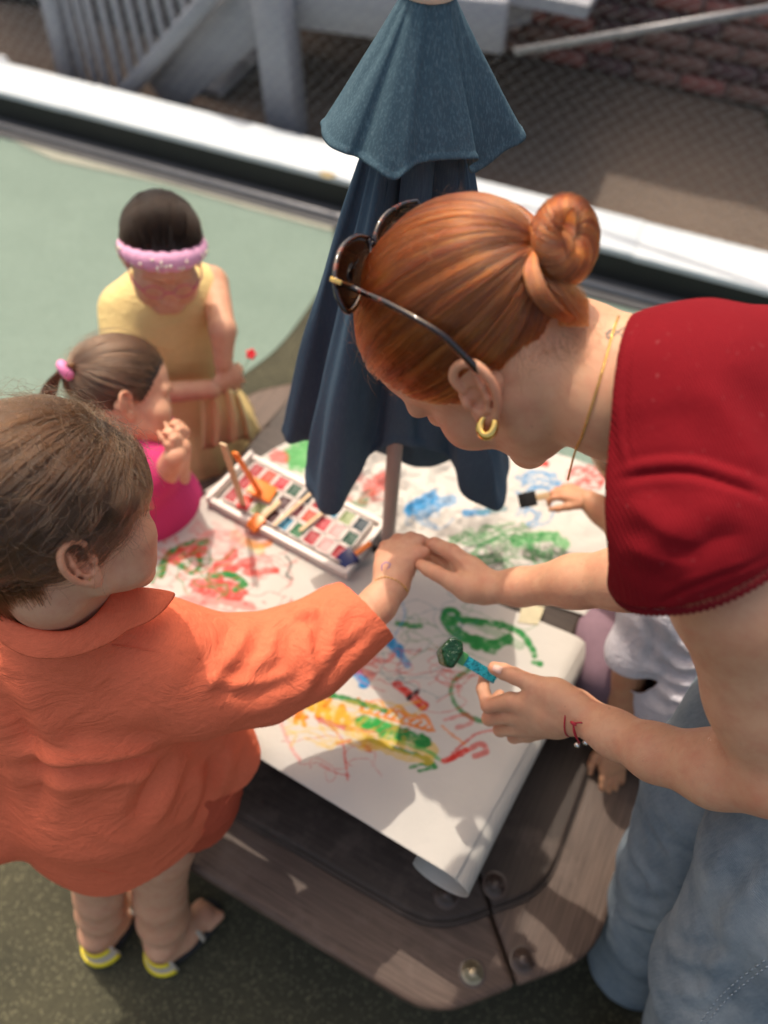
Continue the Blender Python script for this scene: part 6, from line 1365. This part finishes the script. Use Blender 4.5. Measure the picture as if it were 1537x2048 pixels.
for sg in (-1, 1): S_.chain([K(.34) + sp2 * .04 * sg, K(.20) + sp2 * .045 * sg, K(.05) + sp2 * .045 * sg], [.045, .036, .025], .02); foot(S_, K(.03) + sp2 * .045 * sg - fp * .02, K(.03) + sp2 * .045 * sg + fp * .08)
parts.append(S_.mesh())
V, Fq = join(parts); pk = tag(mesh_obj('person', V, Fq, M_SKINC), 'small girl in a bright pink shirt holding her fists to her chin', 'person', 'people painting at the table')
hp_ = cap_mesh(HP, 'hair', capmat('brown_scalp_pale', (.035, .020, .012)), pk, .003, n=100)
gth = (-.03, -.098, .068)
hair_obj('hair_strands', swept_hair(HP, 8000, gth, 11, 61, .003, .009, .02, 5, .002), .00028, M_HBR2, hp_, .7)
tp2 = HP.p(*gth); sc2 = D(131, 740, float(proj([tp2])[2][0]) - .01)
o = MB().tube([sc2 + .0085 * (math.cos(t) * unit(RC @ np.array([.5, -.8, 0])) * 1.2 + math.sin(t) * (RC @ np.array([0, 0, 1.]))) for t in np.linspace(0, 2 * math.pi, 20, endpoint=False)], .0078, 12, closed=True).build('hair_tie', simple('pink_tie', (.80, .24, .46), .5), hp_, smooth=True)
tl_ = catmull([tp2, sc2, D(105, 765, 1.235), D(92, 800, 1.24)], 5); g_ = np.random.default_rng(13); n = 1800; P_ = np.zeros((n, len(tl_), 3)); a_ = g_.uniform(0, 6.28, n); r_ = np.sqrt(g_.uniform(0, 1, n))
for i in range(len(tl_)): w_ = .010 + .014 * (i / len(tl_)); P_[:, i] = tl_[i] + (w_ * r_ * np.cos(a_))[:, None] * (RC @ np.array([.7, .7, 0])) + (w_ * r_ * np.sin(a_))[:, None] * (RC @ np.array([0, 0, 1.]))
hair_obj('ponytail', P_, .00028, M_HBR2, hp_, .6)
M_PINK = knit('pink_jersey', (.58, .045, .17), (.66, .065, .22), 300, br=.15)
S_ = Sdf(.0038); S_.chain([K(zp - .055), K(zp - .16), K(zp - .28), K(zp - .36)], [.078, .100, .110, .115], .03)
S_.chain([shn, D(312, 940, 1.30)], [.046, .042], .02); S_.chain([shf, shf * .5 + D(352, 940, 1.36) * .5], [.042, .038], .02)
v, f_ = S_.mesh(); v, f_ = cut(v, f_, lambda P: P[:, 2] - (zp - .37)); v, f_ = cut(v, f_, lambda P: np.maximum(zp - .035 - P[:, 2], np.linalg.norm(P[:, :2] - nb2[:2], axis=1) - .05))
v = smooth(v, f_, 2); nn_ = vnormals(v, f_); v = v + nn_ * (.004 * vnoise(v, 16, 3))[:, None]
ps_ = mesh_obj('pink_shirt', v, f_, M_PINK, pk); ps_.modifiers.new('t', 'SOLIDIFY').thickness = .0014
S_ = Sdf(.005); S_.chain([K(zp - .34), K(.30)], [.075, .085], .02)
for sg in (-1, 1): S_.cone(K(.34) + sp2 * .045 * sg, K(.12) + sp2 * .05 * sg, .058, .048, .02)
v, f_ = S_.mesh(); v, f_ = cut(v, f_, lambda P: P[:, 2] - .11); mesh_obj('magenta_leggings', v, f_, knit('magenta_jersey', (.30, .03, .11), (.36, .04, .14), 300, br=.1), pk)
# ------------------------------------------------------------------ child in the white T-shirt, half hidden behind the woman's arms
HWt = Head(D(1305, 915, 1.20), frame_w([-.75, .25, -.6], [-.3, .1, .95]), .82, True)
parts = []; S_ = Sdf(.0032); HWt.sculpt(S_); nw_ = D(1325, 1120, 1.15)
S_.chain([HWt.p(0, -.02, -.03), HWt.p(0, -.035, -.09), nw_], [.036, .034, .040], .02)
S_.chain([nw_, D(1362, 1235, 1.22), D(1378, 1360, 1.28), D(1382, 1450, 1.33)], [.04, .052, .058, .058], .03)
S_.chain([D(1300, 1215, 1.13), D(1264, 1310, 1.19), D(1252, 1400, 1.26), D(1226, 1480, 1.335)], [.026, .028, .0255, .0195], .015)
S_.chain([D(1330, 1110, 1.20), D(1262, 1075, 1.24), D(1205, 1022, 1.275), D(1178, 1002, 1.285)], [.033, .027, .021, .0185], .015)
parts.append(S_.mesh()); S_ = Sdf(.0024)
hand(S_, D(1226, 1480, 1.335), Z(1228, 1560, .315) - D(1228, 1487, 1.335), ZUP, RC @ np.array([-1, 0, 0]), .74, .12, .010)
hand(S_, D(1178, 1002, 1.285), D(1135, 985, 1.295) - D(1178, 1002, 1.285), RC @ np.array([-.2, .75, .6]), RC @ np.array([-.1, -.7, .6]), .62, .75)
parts.append(S_.mesh())
V, Fq = join(parts); wk = tag(mesh_obj('person', V, Fq, M_SKINT), 'child in white T-shirt leaning on the bench behind the woman\'s arms', 'person', 'people painting at the table')
hq_ = cap_mesh(HWt, 'hair', capmat('brown_scalp_mid', (.035, .020, .012)), wk, .004, n=90); hair_obj('hair_strands', swept_hair(HWt, 6000, (0, -.09, -.03), 10, 71, .004, .013, .01, 5, .002), .0003, M_HBR2, hq_, .7)
M_WTEE = linen('white_jersey', (.60, .57, .62), (.68, .65, .70), .5)
S_ = Sdf(.0038); S_.chain([nw_ + ZUP * -.01, D(1358, 1225, 1.195), D(1366, 1345, 1.245), D(1372, 1440, 1.30)], [.055, .082, .094, .100], .03)
S_.cone(D(1308, 1200, 1.14), D(1352, 1262, 1.22), .050, .065, .03); S_.chain([D(1306, 1205, 1.13), D(1268, 1300, 1.18), D(1262, 1330, 1.20)], [.042, .039, .037], .02); S_.chain([D(1330, 1110, 1.20), D(1275, 1082, 1.235)], [.042, .040], .02)
v, f_ = S_.mesh(); c0 = D(1262, 1326, 1.19); ca = unit(D(1262, 1326, 1.19) - D(1300, 1215, 1.13)); v, f_ = cut(v, f_, lambda P: np.maximum(-(P - c0) @ ca, np.linalg.norm(P - c0, axis=1) - .048))
v, f_ = cut(v, f_, lambda P: P[:, 2] - .38); v = smooth(v, f_, 2); nn_ = vnormals(v, f_); v = v + nn_ * (.004 * vnoise(v, 18, 3))[:, None]
v = fold(v, nn_, [([(1290, 1330), (1340, 1360), (1400, 1370)], .010, .008), ([(1300, 1280), (1350, 1330), (1410, 1330)], .010, .007), ([(1300, 1370), (1350, 1400), (1420, 1400)], .010, .008), ([(1290, 1230), (1310, 1280), (1300, 1330)], .008, -.006), ([(1320, 1230), (1360, 1290), (1400, 1300)], .009, .006), ([(1330, 1420), (1380, 1430), (1430, 1420)], .009, .006)])
mesh_obj('white_shirt', v, f_, M_WTEE, wk).modifiers.new('t', 'SOLIDIFY').thickness = .0014
M_MAUVE = simple('mauve_leggings', (.20, .12, .15), .85, .15, 80)
S_ = Sdf(.005); S_.chain([D(1385, 1470, 1.36), D(1300, 1400, 1.34), D(1216, 1330, 1.30), D(1198, 1280, 1.31)], [.085, .066, .056, .050], .03); S_.chain([D(1400, 1400, 1.38), D(1290, 1290, 1.36), D(1205, 1235, 1.36)], [.08, .060, .052], .03)
S_.chain([D(1198, 1280, 1.31), D(1280, 1420, 1.42)], [.045, .035], .02)
v, f_ = S_.mesh(); mesh_obj('mauve_leggings', v, f_, M_MAUVE, wk)
brush('foam_brush', 'black foam brush held by the child in white over the far sheet', D(1066, 997, 1.31), D(1160, 978, 1.295), .0115, M_STICK, M_FOAMK, .024, .026, unit(CAM - D(1100, 990, 1.3)))
